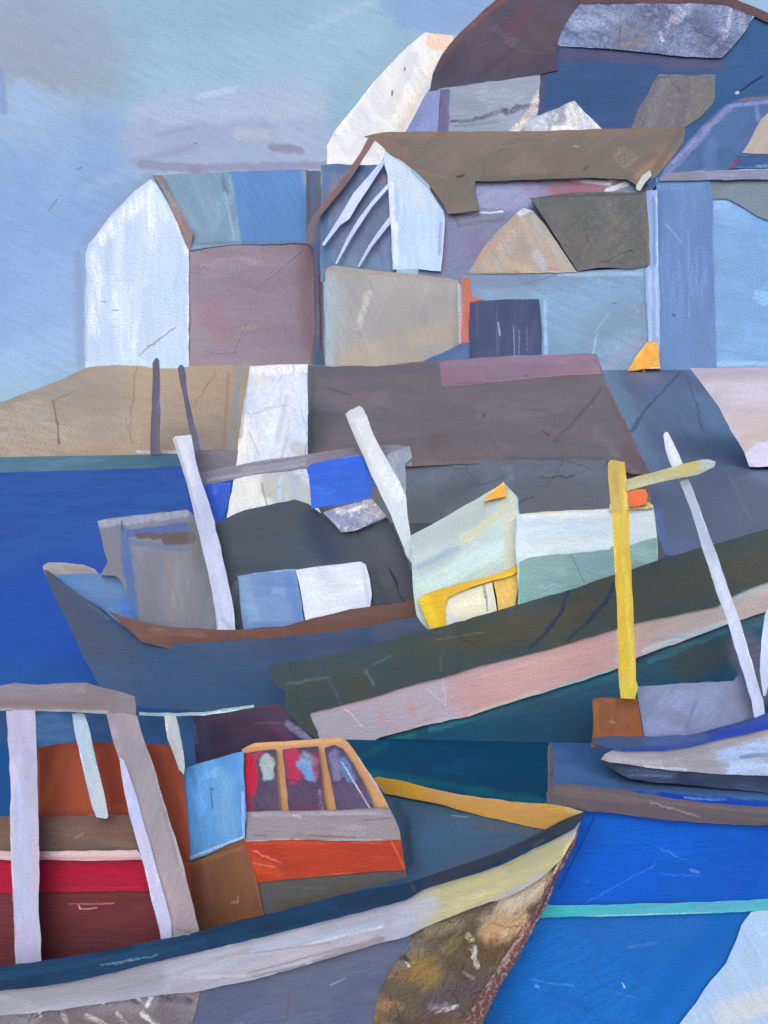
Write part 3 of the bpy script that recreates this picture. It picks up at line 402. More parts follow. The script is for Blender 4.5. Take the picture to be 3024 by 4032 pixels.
# -- shed
ES = [(1400, 1815, 46.0), (2400, 1815, 46.0), (1800, 1420, 56.0)]
t = thing('harbour_shed', 1900, 2085, 46, 'long low shed with broad grey-brown roof and dusty pink ridge, behind the moored boats', 'shed', z=.2)
pn(t, 'wall', [(1212, 1812), (2400, 1806), (2545, 1860), (2562, 1950), (2562, 2085), (1212, 2085)], 46, (88, 98, 116), (96, 98, 108), th=6, a=-30, amt=.9, imp=.15, st=[
    (1640, 1850, 1900, 1850, 60, 40, (92, 108, 130), .8), (1640, 2040, 1850, 1900, 50, 40, (78, 84, 98), .8), (1720, 1950, 2000, 1880, 5, 3, (70, 84, 112), .8, .4, .9), (2060, 1850, 2380, 1860, 30, 24, (92, 104, 126), .8), (2080, 1950, 2380, 1960, 60, 40, (88, 92, 106), .8), (2130, 1880, 2260, 1875, 4, 2, (60, 66, 84), .8, .1, .9), (2100, 1950, 2030, 1990, 4, 2, (60, 66, 84), .8, .1, .9), (2000, 1850, 2006, 1900, 22, 10, (110, 128, 150), .5, .7), (2440, 1880, 2540, 1900, 50, 24, (96, 80, 90), .8)])
pn(t, 'roof', [(1209, 1442), (1490, 1442), (1660, 1424), (1780, 1416), (2020, 1400), (2345, 1396), (2362, 1430), (2376, 1478), (2420, 1570), (2480, 1700), (2520, 1790), (2558, 1860), (2480, 1850), (2400, 1820), (2380, 1802), (2000, 1806), (1700, 1818), (1620, 1822), (1209, 1812)], ES, (110, 102, 108), (100, 96, 102), th=.12, ex=(0, .1, -1), a=4, amt=.9, imp=.12, off=.1, st=[
    (1230, 1460, 1225, 1790, 10, 7, (78, 82, 92), .7), (1260, 1460, 1700, 1450, 26, 18, (96, 90, 102), .8), (1250, 1780, 1900, 1790, 20, 16, (112, 98, 96), .8), (1700, 1740, 1740, 1720, 34, 22, (96, 82, 82), .6, .8), (1900, 1560, 2200, 1560, 50, 40, (110, 102, 106), .6), (2100, 1780, 2360, 1780, 14, 10, (106, 100, 104), .7), (2350, 1700, 2420, 1780, 18, 14, (120, 116, 120), .6, .6), (2390, 1540, 2540, 1850, 10, 6, (112, 86, 96), .75, .3), (2470, 1780, 2530, 1840, 30, 14, (100, 80, 90), .7), (2370, 1530, 2260, 1660, 4, 2, (84, 74, 82), .8, .3, 1.0), (2260, 1660, 2180, 1740, 4, 2, (84, 76, 80), .7, .3, 1.0),
    (2135, 1700, 2165, 1712, 5, 2, (104, 64, 56), .9, .2, .8), (1288, 1526, 1380, 1556, 3, 2, (84, 72, 74), .8, .1), (1300, 1530, 1360, 1536, 3, 2, (120, 104, 100), .6), (1903, 1632, 1907, 1640, 5, 2, (70, 66, 76), .8), (1490, 1610, 1520, 1616, 4, 2, (88, 74, 74), .7), (1380, 1560, 1440, 1560, 24, 18, (118, 96, 104), .5, .6), (2380, 1490, 2450, 1640, 4, 2, (130, 122, 120), .6), (2200, 1640, 2060, 1600, 4, 3, (108, 92, 92), .5)])
pn(t, 'ridge', [(1728, 1424), (1860, 1412), (2020, 1400), (2200, 1395), (2350, 1393), (2362, 1430), (2366, 1466), (2280, 1472), (2120, 1482), (2020, 1492), (1900, 1506), (1736, 1520)], ES, (146, 116, 134), (134, 112, 134), th=.2, ex=(0, .1, -1), off=.22, a=-4, amt=.8, st=[(1760, 1432, 2340, 1402, 12, 8, (142, 122, 146), .8), (1760, 1480, 1900, 1470, 26, 18, (140, 106, 124), .7), (2071, 1478, 2077, 1481, 4, 2, (90, 70, 74), .8), (2320, 1410, 2350, 1460, 14, 8, (150, 124, 142), .7)])
# -- white slipway
t = thing('slipway_wall', 1080, 2085, 44, 'white sunlit slipway wall leaning between the sandy headland and the shed roof', 'wall', z=.2)
pn(t, 'concrete', [(984, 1442), (1080, 1436), (1212, 1434), (1212, 1800), (1240, 1960), (1300, 2120), (860, 2120), (892, 2040), (918, 1900), (932, 1800), (950, 1640), (968, 1540)], [(1000, 2080, 44.0), (1200, 2080, 44.0), (1100, 1440, 47.0)], (196, 206, 226), (182, 194, 220), th=1.0, a=72, amt=.9, spk=((232, 232, 230), .45), imp=.4, bump=1.2, st=[
    (1000, 1460, 1200, 1450, 18, 10, (222, 224, 228), .85, .5), (1020, 1490, 1040, 1500, 20, 10, (206, 204, 196), .7), (1130, 1560, 1090, 1740, 12, 8, (168, 174, 194), .7, .6), (1060, 1520, 1070, 1560, 20, 16, (204, 212, 228), .7), (1190, 1500, 1170, 1760, 20, 14, (188, 208, 238), .7), (960, 1660, 930, 1850, 26, 16, (224, 220, 216), .85, .6), (1010, 1700, 950, 1900, 18, 12, (214, 216, 218), .8, .6), (1170, 1760, 1200, 1790, 26, 14, (168, 164, 166), .8), (1130, 1720, 1110, 1800, 6, 4, (158, 154, 162), .6),
    (920, 1960, 1030, 1930, 60, 24, (206, 212, 208), .9), (1090, 1900, 1200, 1980, 66, 14, (166, 168, 166), .9), (1150, 1860, 1180, 1990, 20, 14, (150, 170, 196), .6), (1100, 1960, 1105, 1880, 8, 5, (166, 192, 226), .8), (1030, 1905, 1052, 1995, 4, 2, (130, 134, 142), .7), (980, 1700, 1020, 1790, 4, 3, (170, 160, 164), .6), (974, 1480, 944, 1720, 8, 5, (146, 156, 162), .8)])
# -- mooring posts on the shore
for k, (q, lb) in enumerate([([(600, 1430), (609, 1413), (617, 1408), (627, 1418), (630, 1480), (632, 1650), (630, 1788), (592, 1788), (594, 1650), (600, 1520)], 'dark grey wooden post standing upright at the shore in front of the white gabled house'),
          ([(700, 1450), (706, 1438), (716, 1436), (726, 1446), (732, 1480), (740, 1560), (762, 1660), (796, 1775), (796, 1792), (762, 1792), (748, 1700), (728, 1600), (712, 1520)], 'dark grey wooden post leaning to the left at the foot of the mauve side wall')]):
    o = pn(None, 'mooring_post', q, 91.5, (100, 96, 118), (88, 88, 116), th=.5, a=86, amt=.8, st=[(q[5][0]-14, 1640, q[5][0]-10, 1780, 7, 4, (112, 98, 106), .7)])
    tag(o, lb, 'post', 'posts at the shore')
o = pn(None, 'mooring_post', [(2158, 2936), (2176, 2934), (2178, 3060), (2176, 3172), (2156, 3172)], 16.2, (98, 86, 98), (88, 82, 98), th=.06, a=88); tag(o, 'thin brown post rising from the teal water at the end of the brown gunwale', 'post', 'posts in the harbour')

# ================================================================ slate-grey boat
DB = 20.6
t = thing('fishing_boat', 900, 2817, DB, 'slate-grey fishing boat with high pointed bow, brown rail and two leaning white masts', 'boat', 'boats moored in the harbour', z=0)
gun = [(172, 2240), (205, 2262), (245, 2296), (310, 2346), (385, 2388), (440, 2436), (500, 2474), (555, 2504), (610, 2526), (700, 2534), (860, 2528), (1050, 2515), (1300, 2490), (1500, 2456), (1640, 2428)]
pn(t, 'hull', [(172, 2240)]+gun[1:]+[(1680, 2476), (1740, 2500), (1740, 2830), (460, 2830), (420, 2750), (385, 2690), (335, 2600), (285, 2490), (240, 2400), (205, 2330), (180, 2270)], [(175, 2400, 21.6), (175, 2700, 21.6), (900, 2700, DB)], (74, 96, 134), (60, 86, 126), th=.5, a=2, amt=.8, imp=.06, weave=2.2, st=[
    (190, 2250, 380, 2560, 50, 36, (82, 92, 112), .85), (300, 2400, 480, 2560, 60, 40, (80, 92, 114), .7), (600, 2620, 1000, 2640, 60, 50, (66, 94, 134), .6), (560, 2760, 1100, 2740, 40, 30, (58, 90, 134), .7), (1000, 2560, 1400, 2520, 26, 20, (72, 82, 112), .7), (1500, 2500, 1660, 2460, 34, 20, (88, 92, 120), .8), (250, 2300, 430, 2440, 4, 2, (110, 118, 134), .5, .5), (540, 2500, 620, 2534, 3, 2, (140, 160, 180), .5, .4)])
pn(t, 'bulwark', [(168, 2228), (190, 2214), (262, 2216), (330, 2224), (372, 2240), (384, 2256), (396, 2262), (398, 2300), (250, 2300), (176, 2262)], 22.0, (150, 148, 154), (132, 128, 136), th=.3, a=5, amt=.9, st=[(172, 2240, 180, 2266, 8, 4, (170, 176, 170), .8), (260, 2232, 360, 2248, 10, 6, (136, 122, 122), .7), (385, 2250, 396, 2262, 6, 3, (205, 215, 225), .8)])
pn(t, 'deck', [(236, 2262), (330, 2256), (420, 2262), (560, 2280), (640, 2560), (500, 2520), (385, 2440), (260, 2350), (206, 2290)], 21.7, (84, 126, 184), (94, 128, 176), th=.4, a=10, amt=.7, off=-.1, st=[(500, 2380, 520, 2440, 34, 20, (68, 110, 200), .7), (430, 2410, 470, 2440, 16, 10, (120, 152, 200), .6)])
pn(t, 'brown_rail', [(430, 2408), (470, 2424), (560, 2450), (690, 2470), (860, 2480), (1000, 2478), (1100, 2470), (1200, 2444), (1380, 2398), (1540, 2380), (1640, 2360), (1668, 2440), (1640, 2480), (1000, 2560), (700, 2560), (560, 2530)], 20.9, (112, 84, 80), (122, 94, 86), th=.2, a=3, amt=.8, weave=2, st=[(600, 2480, 800, 2500, 12, 9, (140, 112, 100), .6, .6), (1300, 2440, 1600, 2400, 16, 12, (112, 92, 92), .7), (1000, 2500, 1300, 2470, 10, 8, (120, 84, 72), .7)])
fc = pn(t, 'fore_cabin', [(384, 2052), (430, 2040), (560, 2026), (740, 2006), (800, 2060), (870, 2200), (905, 2520), (600, 2500), (540, 2440), (520, 2400), (480, 2290), (455, 2268), (396, 2264), (408, 2240), (424, 2212), (410, 2170), (398, 2110)], 21.6, (144, 148, 168), (132, 138, 160), th=1.4, a=84, amt=.7, weave=2.4, st=[
    (392, 2062, 730, 2022, 15, 7, (172, 182, 212), .9, .3), (400, 2110, 455, 2250, 30, 18, (136, 136, 146), .7), (488, 2090, 504, 2260, 20, 6, (98, 128, 182), .95, .1), (504, 2200, 528, 2430, 18, 7, (90, 124, 186), .95, .1), (480, 2050, 482, 2084, 4, 2, (84, 90, 112), .7), (512, 2100, 740, 2072, 16, 4, (94, 118, 180), .95, .05), (660, 2122, 750, 2116, 26, 5, (108, 100, 104), .95, .05), (540, 2108, 740, 2118, 11, 4, (110, 100, 104), .95, .05), (520, 2134, 740, 2164, 10, 7, (106, 132, 176), .8), (660, 2190, 668, 2440, 7, 5, (162, 142, 136), .7), (600, 2200, 600, 2440, 34, 24, (128, 132, 150), .6), (720, 2200, 740, 2460, 40, 30, (142, 142, 154), .6), (760, 2080, 780, 2230, 24, 14, (128, 132, 138), .8)])
cb = pn(t, 'wheelhouse', [(840, 2066), (900, 2036), (965, 2008), (1060, 1988), (1160, 1966), (1215, 1984), (1275, 2028), (1340, 2098), (1400, 2090), (1525, 2038), (1570, 2130), (1612, 2230), (1652, 2335), (1662, 2480), (1200, 2540), (910, 2540), (880, 2300)], 21.3, (74, 86, 104), (80, 86, 98), th=1.8, a=-14, amt=.9, imp=.12, weave=1.6, st=[
    (900, 2100, 1200, 2040, 50, 30, (72, 82, 92), .6), (1240, 2060, 1300, 2180, 50, 40, (52, 64, 92), .8), (1480, 2120, 1620, 2380, 40, 30, (90, 92, 102), .7), (1500, 2420, 1640, 2370, 20, 14, (100, 88, 88), .8), (930, 2240, 1180, 2220, 14, 10, (62, 76, 92), .7), (1320, 2130, 1400, 2180, 30, 24, (70, 78, 98), .6), (1270, 2030, 1345, 2094, 4, 2, (92, 82, 80), .8), (1340, 2096, 1400, 2112, 4, 2, (96, 84, 80), .8), (1534, 2240, 1560, 2300, 4, 2, (36, 46, 66), .8, .1, .9), (1560, 2300, 1590, 2370, 4, 2, (44, 52, 66), .7, .1, .9), (1470, 2250, 1520, 2380, 12, 8, (56, 66, 88), .6, .8), (1530, 2020, 1640, 2270, 5, 3, (112, 92, 88), .7), (880, 2480, 930, 2300, 14, 8, (110, 124, 140), .6)])
pn(cb, 'window', [(936, 2268), (1000, 2256), (1164, 2240), (1180, 2330), (1200, 2456), (1100, 2468), (960, 2478), (948, 2400)], 21.2, (126, 162, 216), (112, 146, 206), th=.2, a=3, amt=.7, weave=2, st=[(960, 2290, 1000, 2440, 26, 16, (146, 182, 222), .7), (1140, 2280, 1180, 2440, 22, 14, (98, 138, 208), .7), (1000, 2460, 1180, 2450, 8, 6, (94, 134, 206), .6)])
pn(cb, 'white_panel', [(1164, 2244), (1250, 2230), (1350, 2220), (1420, 2211), (1440, 2222), (1456, 2280), (1464, 2340), (1456, 2400), (1380, 2412), (1300, 2428), (1204, 2450), (1190, 2360)], 21.15, (208, 220, 242), (196, 210, 240), th=.2, a=-10, amt=.8, imp=.08, st=[(1220, 2280, 1240, 2400, 30, 20, (214, 226, 248), .7), (1350, 2260, 1420, 2300, 34, 24, (220, 228, 240), .6), (1430, 2240, 1452, 2380, 7, 4, (176, 186, 208), .6), (1440, 2230, 1425, 2215, 8, 3, (190, 200, 230), .6)])
pn(cb, 'skylight', [(1272, 2018), (1330, 1998), (1400, 1978), (1462, 1962), (1500, 2006), (1524, 2034), (1460, 2062), (1400, 2090), (1346, 2096), (1310, 2056)], 21.15, (146, 152, 184), (128, 134, 164), th=.15, a=-25, amt=.9, imp=.5, spk=((232, 236, 246), .5), st=[(1330, 2020, 1440, 1992, 7, 4, (228, 232, 246), .85, .6, 1.2), (1420, 2050, 1470, 2010, 12, 8, (170, 172, 196), .7, .6), (1450, 1980, 1500, 2030, 10, 6, (172, 160, 168), .7), (1300, 2030, 1400, 2060, 16, 10, (118, 132, 180), .6)])
bm = pn(t, 'boom', [(762, 1868), (860, 1846), (1000, 1818), (1212, 1788), (1400, 1762), (1560, 1752), (1612, 1758), (1622, 1792), (1560, 1806), (1412, 1796), (1260, 1822), (1212, 1846), (1000, 1870), (880, 1896), (775, 1922)], 21.5, (126, 126, 146), (114, 114, 136), th=.15, a=-10, amt=.8, st=[(820, 1890, 1200, 1826, 6, 3, (160, 164, 184), .6), (1250, 1800, 1400, 1776, 14, 8, (118, 112, 126), .7), (960, 1850, 1200, 1810, 8, 5, (150, 152, 172), .6)])
pn(t, 'canvas_bundle', [(752, 1776), (860, 1768), (938, 1772), (930, 1830), (920, 1850), (870, 1868), (790, 1892), (764, 1890)], 21.55, (116, 112, 128), (106, 104, 120), th=.3, a=5, amt=.8)
pn(t, 'flag', [(804, 1912), (830, 1904), (908, 1900), (904, 1950), (896, 1990), (880, 2030), (862, 2052), (850, 2040), (838, 2016), (815, 1960)], 21.3, (56, 94, 196), (46, 86, 190), th=.03, a=70, amt=.8, imp=.15, label='small blue flag hanging near the left mast')
pn(t, 'flag', [(1206, 1844), (1226, 1826), (1300, 1808), (1412, 1790), (1436, 1800), (1456, 1850), (1462, 1880), (1484, 1906), (1464, 1924), (1462, 1954), (1400, 1976), (1320, 1990), (1226, 2004), (1222, 1940), (1216, 1880)], 21.1, (56, 102, 214), (50, 96, 202), th=.03, a=-8, amt=.8, imp=.2, label='large blue flag hanging from the boom', st=[(1230, 1860, 1420, 1820, 20, 12, (50, 98, 220), .6), (1460, 1900, 1482, 1904, 5, 3, (190, 205, 235), .4, .8)])
pn(t, 'gaff_sail', [(1526, 1786), (1570, 1772), (1612, 1758), (1624, 1800), (1594, 1826), (1598, 1900), (1602, 2010), (1580, 1960), (1546, 1860), (1516, 1810)], 21.4, (142, 156, 176), (128, 142, 164), th=.04, a=-60, amt=.9, st=[(1530, 1800, 1596, 1960, 10, 6, (172, 190, 208), .6, .6)])
pn(t, 'mast', [(680, 1728), (690, 1718), (752, 1712), (762, 1760), (780, 1850), (806, 1930), (835, 2020), (860, 2120), (882, 2220), (900, 2300), (920, 2400), (936, 2560), (858, 2560), (848, 2400), (826, 2290), (806, 2200), (786, 2110), (764, 2020), (735, 1900), (700, 1790)], 20.95, (184, 194, 224), (172, 184, 218), th=.22, a=-76, amt=.8, label='left of the two leaning white masts', st=[(690, 1720, 740, 1730, 24, 12, (198, 206, 222), .8), (720, 1760, 760, 1900, 14, 8, (206, 214, 232), .8), (850, 2200, 900, 2440, 14, 8, (190, 200, 234), .7), (690, 1730, 780, 2040, 5, 3, (160, 160, 170), .7), (880, 2440, 910, 2470, 10, 8, (150, 158, 190), .6)])
pn(t, 'mast', [(1360, 1630), (1376, 1616), (1415, 1598), (1428, 1606), (1446, 1640), (1470, 1710), (1500, 1768), (1530, 1820), (1570, 1890), (1600, 1960), (1606, 2040), (1618, 2120), (1630, 2230), (1600, 2190), (1575, 2120), (1540, 2030), (1500, 1950), (1450, 1840), (1410, 1750), (1384, 1690)], 20.9, (206, 214, 226), (194, 206, 222), th=.22, a=-64, amt=.8, label='right of the two leaning white masts', st=[(1370, 1630, 1430, 1620, 18, 10, (186, 192, 206), .8), (1390, 1660, 1460, 1830, 4, 2, (172, 178, 194), .6), (1540, 1940, 1610, 2140, 24, 16, (188, 206, 226), .7), (1500, 1850, 1560, 1960, 20, 12, (214, 226, 238), .7), (1366, 1630, 1500, 1950, 3, 2, (150, 120, 106), .5, .5)])

# ================================================================ green boat
t = thing('green_boat', 2100, 2920, 19.0, 'long dark green boat with pink band along its side and white and yellow cabins', 'boat', 'boats moored in the harbour', z=0)
GD = [(1055, 2700, 19.2), (1055, 2500, 19.2), (2900, 2500, 18.6)]
GLow = [(1395, 2968), (1440, 2940), (1500, 2900), (1700, 2848), (2000, 2768), (2430, 2630), (2512, 2588), (2700, 2510), (2890, 2440), (3050, 2380), (3600, 2250)]
pn(t, 'lower_hull', [(1330, 2940), (1500, 2860), (2000, 2700), (2500, 2500), (3050, 2330), (3600, 2200), (3600, 2960), (1380, 2960)], GD, (20, 76, 108), (26, 70, 98), th=2.0, off=-.1, a=-12, amt=.8, imp=.05, bump=1.1, st=[
    (1700, 2870, 2430, 2660, 14, 8, (60, 140, 150), .5), (1900, 2800, 2430, 2700, 40, 30, (48, 84, 108), .8), (2100, 2780, 2300, 2840, 50, 40, (40, 72, 92), .7), (2520, 2640, 2720, 2590, 70, 50, (50, 80, 98), .8), (2700, 2620, 2860, 2560, 60, 40, (58, 70, 72), .85), (2560, 2600, 2850, 2480, 14, 8, (70, 120, 140), .5), (1440, 2950, 1620, 2890, 18, 10, (28, 110, 118), .8), (2940, 2560, 3000, 2700, 70, 24, (98, 98, 122), .9), (2250, 2900, 2420, 2880, 60, 40, (38, 66, 88), .6), (2940, 2450, 3050, 2420, 36, 20, (76, 104, 112), .7)])
pn(t, 'pink_band', [(1210, 2806), (1300, 2770), (1480, 2730), (1730, 2660), (2000, 2580), (2430, 2466), (2512, 2440), (2700, 2400), (2826, 2376), (2892, 2345), (3050, 2272), (3600, 2130), (3600, 2250), (3050, 2400), (2890, 2448), (2700, 2520), (2512, 2588), (2430, 2632), (2300, 2680), (2000, 2770), (1850, 2820), (1700, 2850), (1500, 2902), (1440, 2936), (1390, 2968), (1330, 2950), (1262, 2915), (1230, 2860)], GD, (188, 156, 160), (176, 154, 162), th=.2, a=-16, amt=.8, imp=.05, st=[
    (1260, 2860, 1460, 2860, 80, 40, (158, 158, 178), .95, .1), (1480, 2810, 1740, 2750, 80, 46, (166, 162, 180), .9, .1), (2640, 2480, 3050, 2350, 60, 40, (168, 162, 166), .9, .1), (1400, 2950, 1800, 2820, 12, 8, (168, 178, 208), .8), (1800, 2740, 2300, 2620, 50, 40, (190, 152, 154), .7), (1900, 2660, 2300, 2560, 10, 6, (206, 160, 158), .6), (1500, 2826, 1504, 2836, 16, 7, (192, 142, 138), .7), (1620, 2786, 1622, 2796, 18, 7, (194, 140, 134), .75), (1680, 2710, 1760, 2780, 3, 2, (190, 192, 206), .7, .1, .6), (1740, 2670, 1756, 2780, 3, 2, (190, 186, 200), .6, .1, .5),
    (1850, 2812, 2120, 2724, 6, 3, (206, 190, 176), .6), (1900, 2806, 2435, 2632, 5, 2.5, (110, 190, 200), .8, .4), (2440, 2480, 2438, 2620, 14, 8, (168, 190, 200), .8), (2540, 2490, 2820, 2410, 36, 24, (170, 162, 164), .8), (2540, 2560, 2880, 2446, 12, 6, (168, 196, 214), .8), (2560, 2520, 2700, 2505, 6, 4, (130, 158, 180), .6), (2900, 2350, 3040, 2300, 8, 4, (136, 196, 206), .8), (2960, 2360, 3060, 2320, 30, 20, (172, 166, 166), .7), (1350, 2780, 1430, 2860, 3, 2, (196, 196, 210), .6, .1, .6)])
pn(t, 'hull', [(1056, 2632), (1070, 2620), (1140, 2606), (1250, 2590), (1400, 2556), (1560, 2512), (1650, 2486), (1760, 2462), (2000, 2392), (2200, 2336), (2420, 2262), (2520, 2230), (2650, 2186), (2800, 2146), (3050, 2076), (3600, 1930), (3600, 2140), (3050, 2284), (2960, 2312), (2890, 2344), (2826, 2386), (2700, 2412), (2512, 2450), (2428, 2476), (2300, 2512), (2160, 2556), (2000, 2594), (1860, 2630), (1730, 2670), (1600, 2702), (1480, 2740), (1340, 2776), (1214, 2808), (1230, 2850), (1246, 2880), (1252, 2914), (1200, 2880), (1160, 2836), (1122, 2792), (1122, 2720), (1080, 2694), (1062, 2664)], GD, (66, 82, 86), (78, 82, 74), th=.4, a=-16, amt=.8, imp=.16, off=.06, bump=1.2, weave=1.5, st=[
    (1080, 2660, 1500, 2600, 50, 40, (66, 86, 96), .8), (1700, 2560, 2400, 2400, 50, 40, (84, 80, 70), .8), (2500, 2330, 3050, 2200, 70, 50, (80, 80, 78), .8), (1900, 2470, 2380, 2380, 16, 12, (88, 82, 70), .7), (2300, 2480, 2420, 2380, 34, 24, (66, 82, 84), .8), (1500, 2630, 1800, 2560, 30, 22, (60, 82, 86), .6), (2240, 2310, 2215, 2400, 7, 3, (46, 56, 88), .85, .1, .9), (2215, 2400, 2160, 2480, 8, 3, (46, 56, 88), .85, .1, .9), (2160, 2480, 2090, 2550, 7, 3, (48, 58, 88), .8, .1, .9), (2420, 2300, 2390, 2370, 8, 3, (48, 60, 90), .85, .1, .9), (2390, 2370, 2320, 2440, 8, 3, (48, 60, 90), .85, .1, .9), (2320, 2440, 2230, 2520, 6, 3, (50, 60, 86), .8, .1, .9),
    (1130, 2690, 1300, 2668, 5, 3, (96, 116, 124), .7, .3, 1), (1440, 2640, 1470, 2700, 6, 3, (104, 124, 128), .7, .2, 1), (1470, 2620, 1540, 2580, 4, 2, (90, 112, 118), .7, .2, 1), (1300, 2680, 1345, 2770, 4, 2, (92, 112, 124), .6, .2, 1), (1720, 2520, 1900, 2490, 3, 2, (100, 118, 116), .6, .4), (1730, 2640, 1740, 2560, 3, 2, (92, 108, 112), .6, .2, 1), (2290, 2300, 2340, 2340, 4, 2, (58, 72, 98), .8, .1), (2340, 2340, 2400, 2344, 4, 2, (58, 72, 98), .8, .1), (1800, 2500, 1920, 2570, 3, 2, (58, 66, 66), .6)])
cbn = pn(t, 'cabin', [(1618, 2108), (1700, 2066), (1800, 2008), (1900, 1950), (1985, 1902), (2040, 1960), (2060, 2240), (2060, 2420), (1690, 2520), (1640, 2420), (1625, 2300)], 19.7, (172, 194, 200), (182, 206, 214), th=1.2, a=-30, amt=.9, off=0, st=[
    (1650, 2130, 1900, 2010, 40, 26, (164, 180, 184), .8), (1820, 2130, 1990, 2000, 12, 8, (202, 200, 158), .8, .4), (1860, 2110, 1960, 2040, 20, 14, (196, 202, 182), .6), (1650, 2230, 1800, 2160, 12, 8, (140, 166, 200), .8, .3), (1700, 2290, 1960, 2160, 34, 20, (190, 220, 228), .8), (1900, 2200, 2030, 2120, 34, 20, (188, 218, 226), .7), (2000, 1960, 2010, 2200, 24, 14, (198, 200, 180), .8), (1640, 2280, 1680, 2330, 16, 10, (180, 216, 214), .7)])
pn(cbn, 'orange_pennant', [(1903, 1976), (1930, 1940), (1984, 1896), (1990, 1920), (1994, 1954), (1940, 1966)], 19.6, (234, 172, 76), (226, 160, 66), th=.06, off=.02, a=-30, label='orange corner piece at the top of the pale cabin wall')
yf = pn(cbn, 'yellow_frame', [(1648, 2366), (1660, 2346), (1740, 2316), (1860, 2286), (1960, 2258), (2010, 2236), (2050, 2208), (2054, 2240), (2020, 2264), (1900, 2298), (1800, 2334), (1762, 2354), (1752, 2400), (1756, 2480), (1700, 2490), (1672, 2430)], 19.5, (214, 178, 58), (200, 170, 54), th=.15, off=.02, a=-18, amt=.8, st=[(1670, 2370, 1720, 2460, 20, 14, (222, 196, 50), .8), (1800, 2310, 1960, 2270, 10, 7, (214, 172, 62), .7)])
pn(cbn, 'window', [(1752, 2360), (1800, 2334), (1900, 2302), (1942, 2290), (1956, 2350), (1962, 2430), (1870, 2470), (1756, 2490)], 19.55, (220, 222, 206), (212, 216, 202), th=.12, off=0, a=10, amt=.7, st=[(1905, 2306, 1912, 2350, 6, 3, (128, 134, 160), .85), (1914, 2350, 1920, 2404, 4, 2, (126, 132, 158), .85), (1770, 2430, 1800, 2440, 14, 8, (196, 200, 224), .8), (1925, 2320, 1946, 2400, 10, 6, (196, 206, 206), .7)])
pn(cbn, 'door', [(1938, 2292), (2000, 2270), (2048, 2250), (2040, 2320), (2026, 2400), (2024, 2440), (1960, 2450), (1950, 2360)], 19.55, (220, 186, 106), (204, 178, 110), th=.12, off=0, a=60, amt=.7)
ac = pn(t, 'aft_cabin', [(2034, 2026), (2150, 2014), (2300, 2008), (2400, 2002), (2570, 1986), (2582, 2060), (2588, 2130), (2592, 2290), (2400, 2350), (2046, 2440), (2040, 2300), (2030, 2160)], 19.3, (198, 218, 232), (184, 206, 226), th=1.3, a=-2, amt=.8, st=[
    (2070, 2036, 2400, 2016, 12, 8, (214, 226, 236), .8), (2050, 2170, 2400, 2130, 20, 14, (204, 220, 238), .7), (2120, 2100, 2380, 2080, 24, 18, (190, 216, 236), .6), (2480, 2050, 2580, 2100, 34, 24, (198, 212, 230), .7), (2575, 2000, 2585, 2080, 6, 3, (160, 180, 230), .6), (2050, 2025, 2400, 2004, 3, 1.5, (206, 192, 130), .7, .4), (2414, 2010, 2418, 2250, 5, 3, (214, 226, 226), .8)])
pn(ac, 'sea_green_panel', [(2046, 2212), (2080, 2196), (2150, 2186), (2280, 2176), (2400, 2164), (2412, 2150), (2470, 2152), (2520, 2132), (2586, 2116), (2592, 2290), (2400, 2350), (2046, 2440)], 19.2, (124, 158, 170), (132, 166, 172), th=.1, off=.03, a=4, amt=.8, st=[(2052, 2230, 2064, 2370, 14, 8, (110, 180, 168), .8), (2500, 2160, 2570, 2200, 30, 20, (146, 184, 192), .8), (2260, 2190, 2380, 2200, 34, 24, (118, 152, 170), .7), (2220, 2130, 2300, 2290, 3, 2, (86, 120, 130), .7), (2590, 2130, 2590, 2230, 4, 2, (190, 210, 215), .8)])
o = pn(ac, 'orange_lamp', [(2472, 1938), (2500, 1928), (2542, 1926), (2550, 1950), (2546, 1984), (2510, 1994), (2476, 1996)], 19.2, (228, 120, 76), (220, 106, 64), th=.12, off=.06, a=30, label='small orange-red lamp box on top of the aft cabin')
o = pn(ac, 'lamp_bracket', [(2400, 1984), (2560, 1976), (2572, 2000), (2400, 2012)], 19.25, (206, 190, 130), (190, 186, 150), th=.1, off=.02, a=0)

# ================================================================ pale boat at right
t = thing('sailing_boat', 2750, 3120, 16.9, 'small pale sailing boat with dark blue rim, blue-grey cabin and bright yellow mast', 'boat', 'boats moored in the harbour', z=0)
PB = [(2370, 3000, 17.0), (2370, 2700, 17.0), (3024, 3000, 16.6)]
pn(t, 'lower_hull', [(2366, 2994), (2440, 3006), (2520, 3014), (2700, 3030), (2900, 3040), (3600, 3040), (3600, 3140), (3050, 3126), (2900, 3108), (2700, 3090), (2560, 3080), (2480, 3066), (2420, 3036)], PB, (44, 56, 80), (54, 70, 98), th=1.0, a=6, amt=.7, off=.03, st=[(2450, 3040, 2650, 3060, 22, 12, (68, 88, 116), .8, .5), (2480, 3050, 2640, 3058, 4, 2, (110, 130, 150), .6, .6), (2660, 3070, 2760, 3080, 10, 6, (40, 54, 86), .7), (2900, 3100, 3050, 3110, 14, 8, (66, 82, 120), .6)])
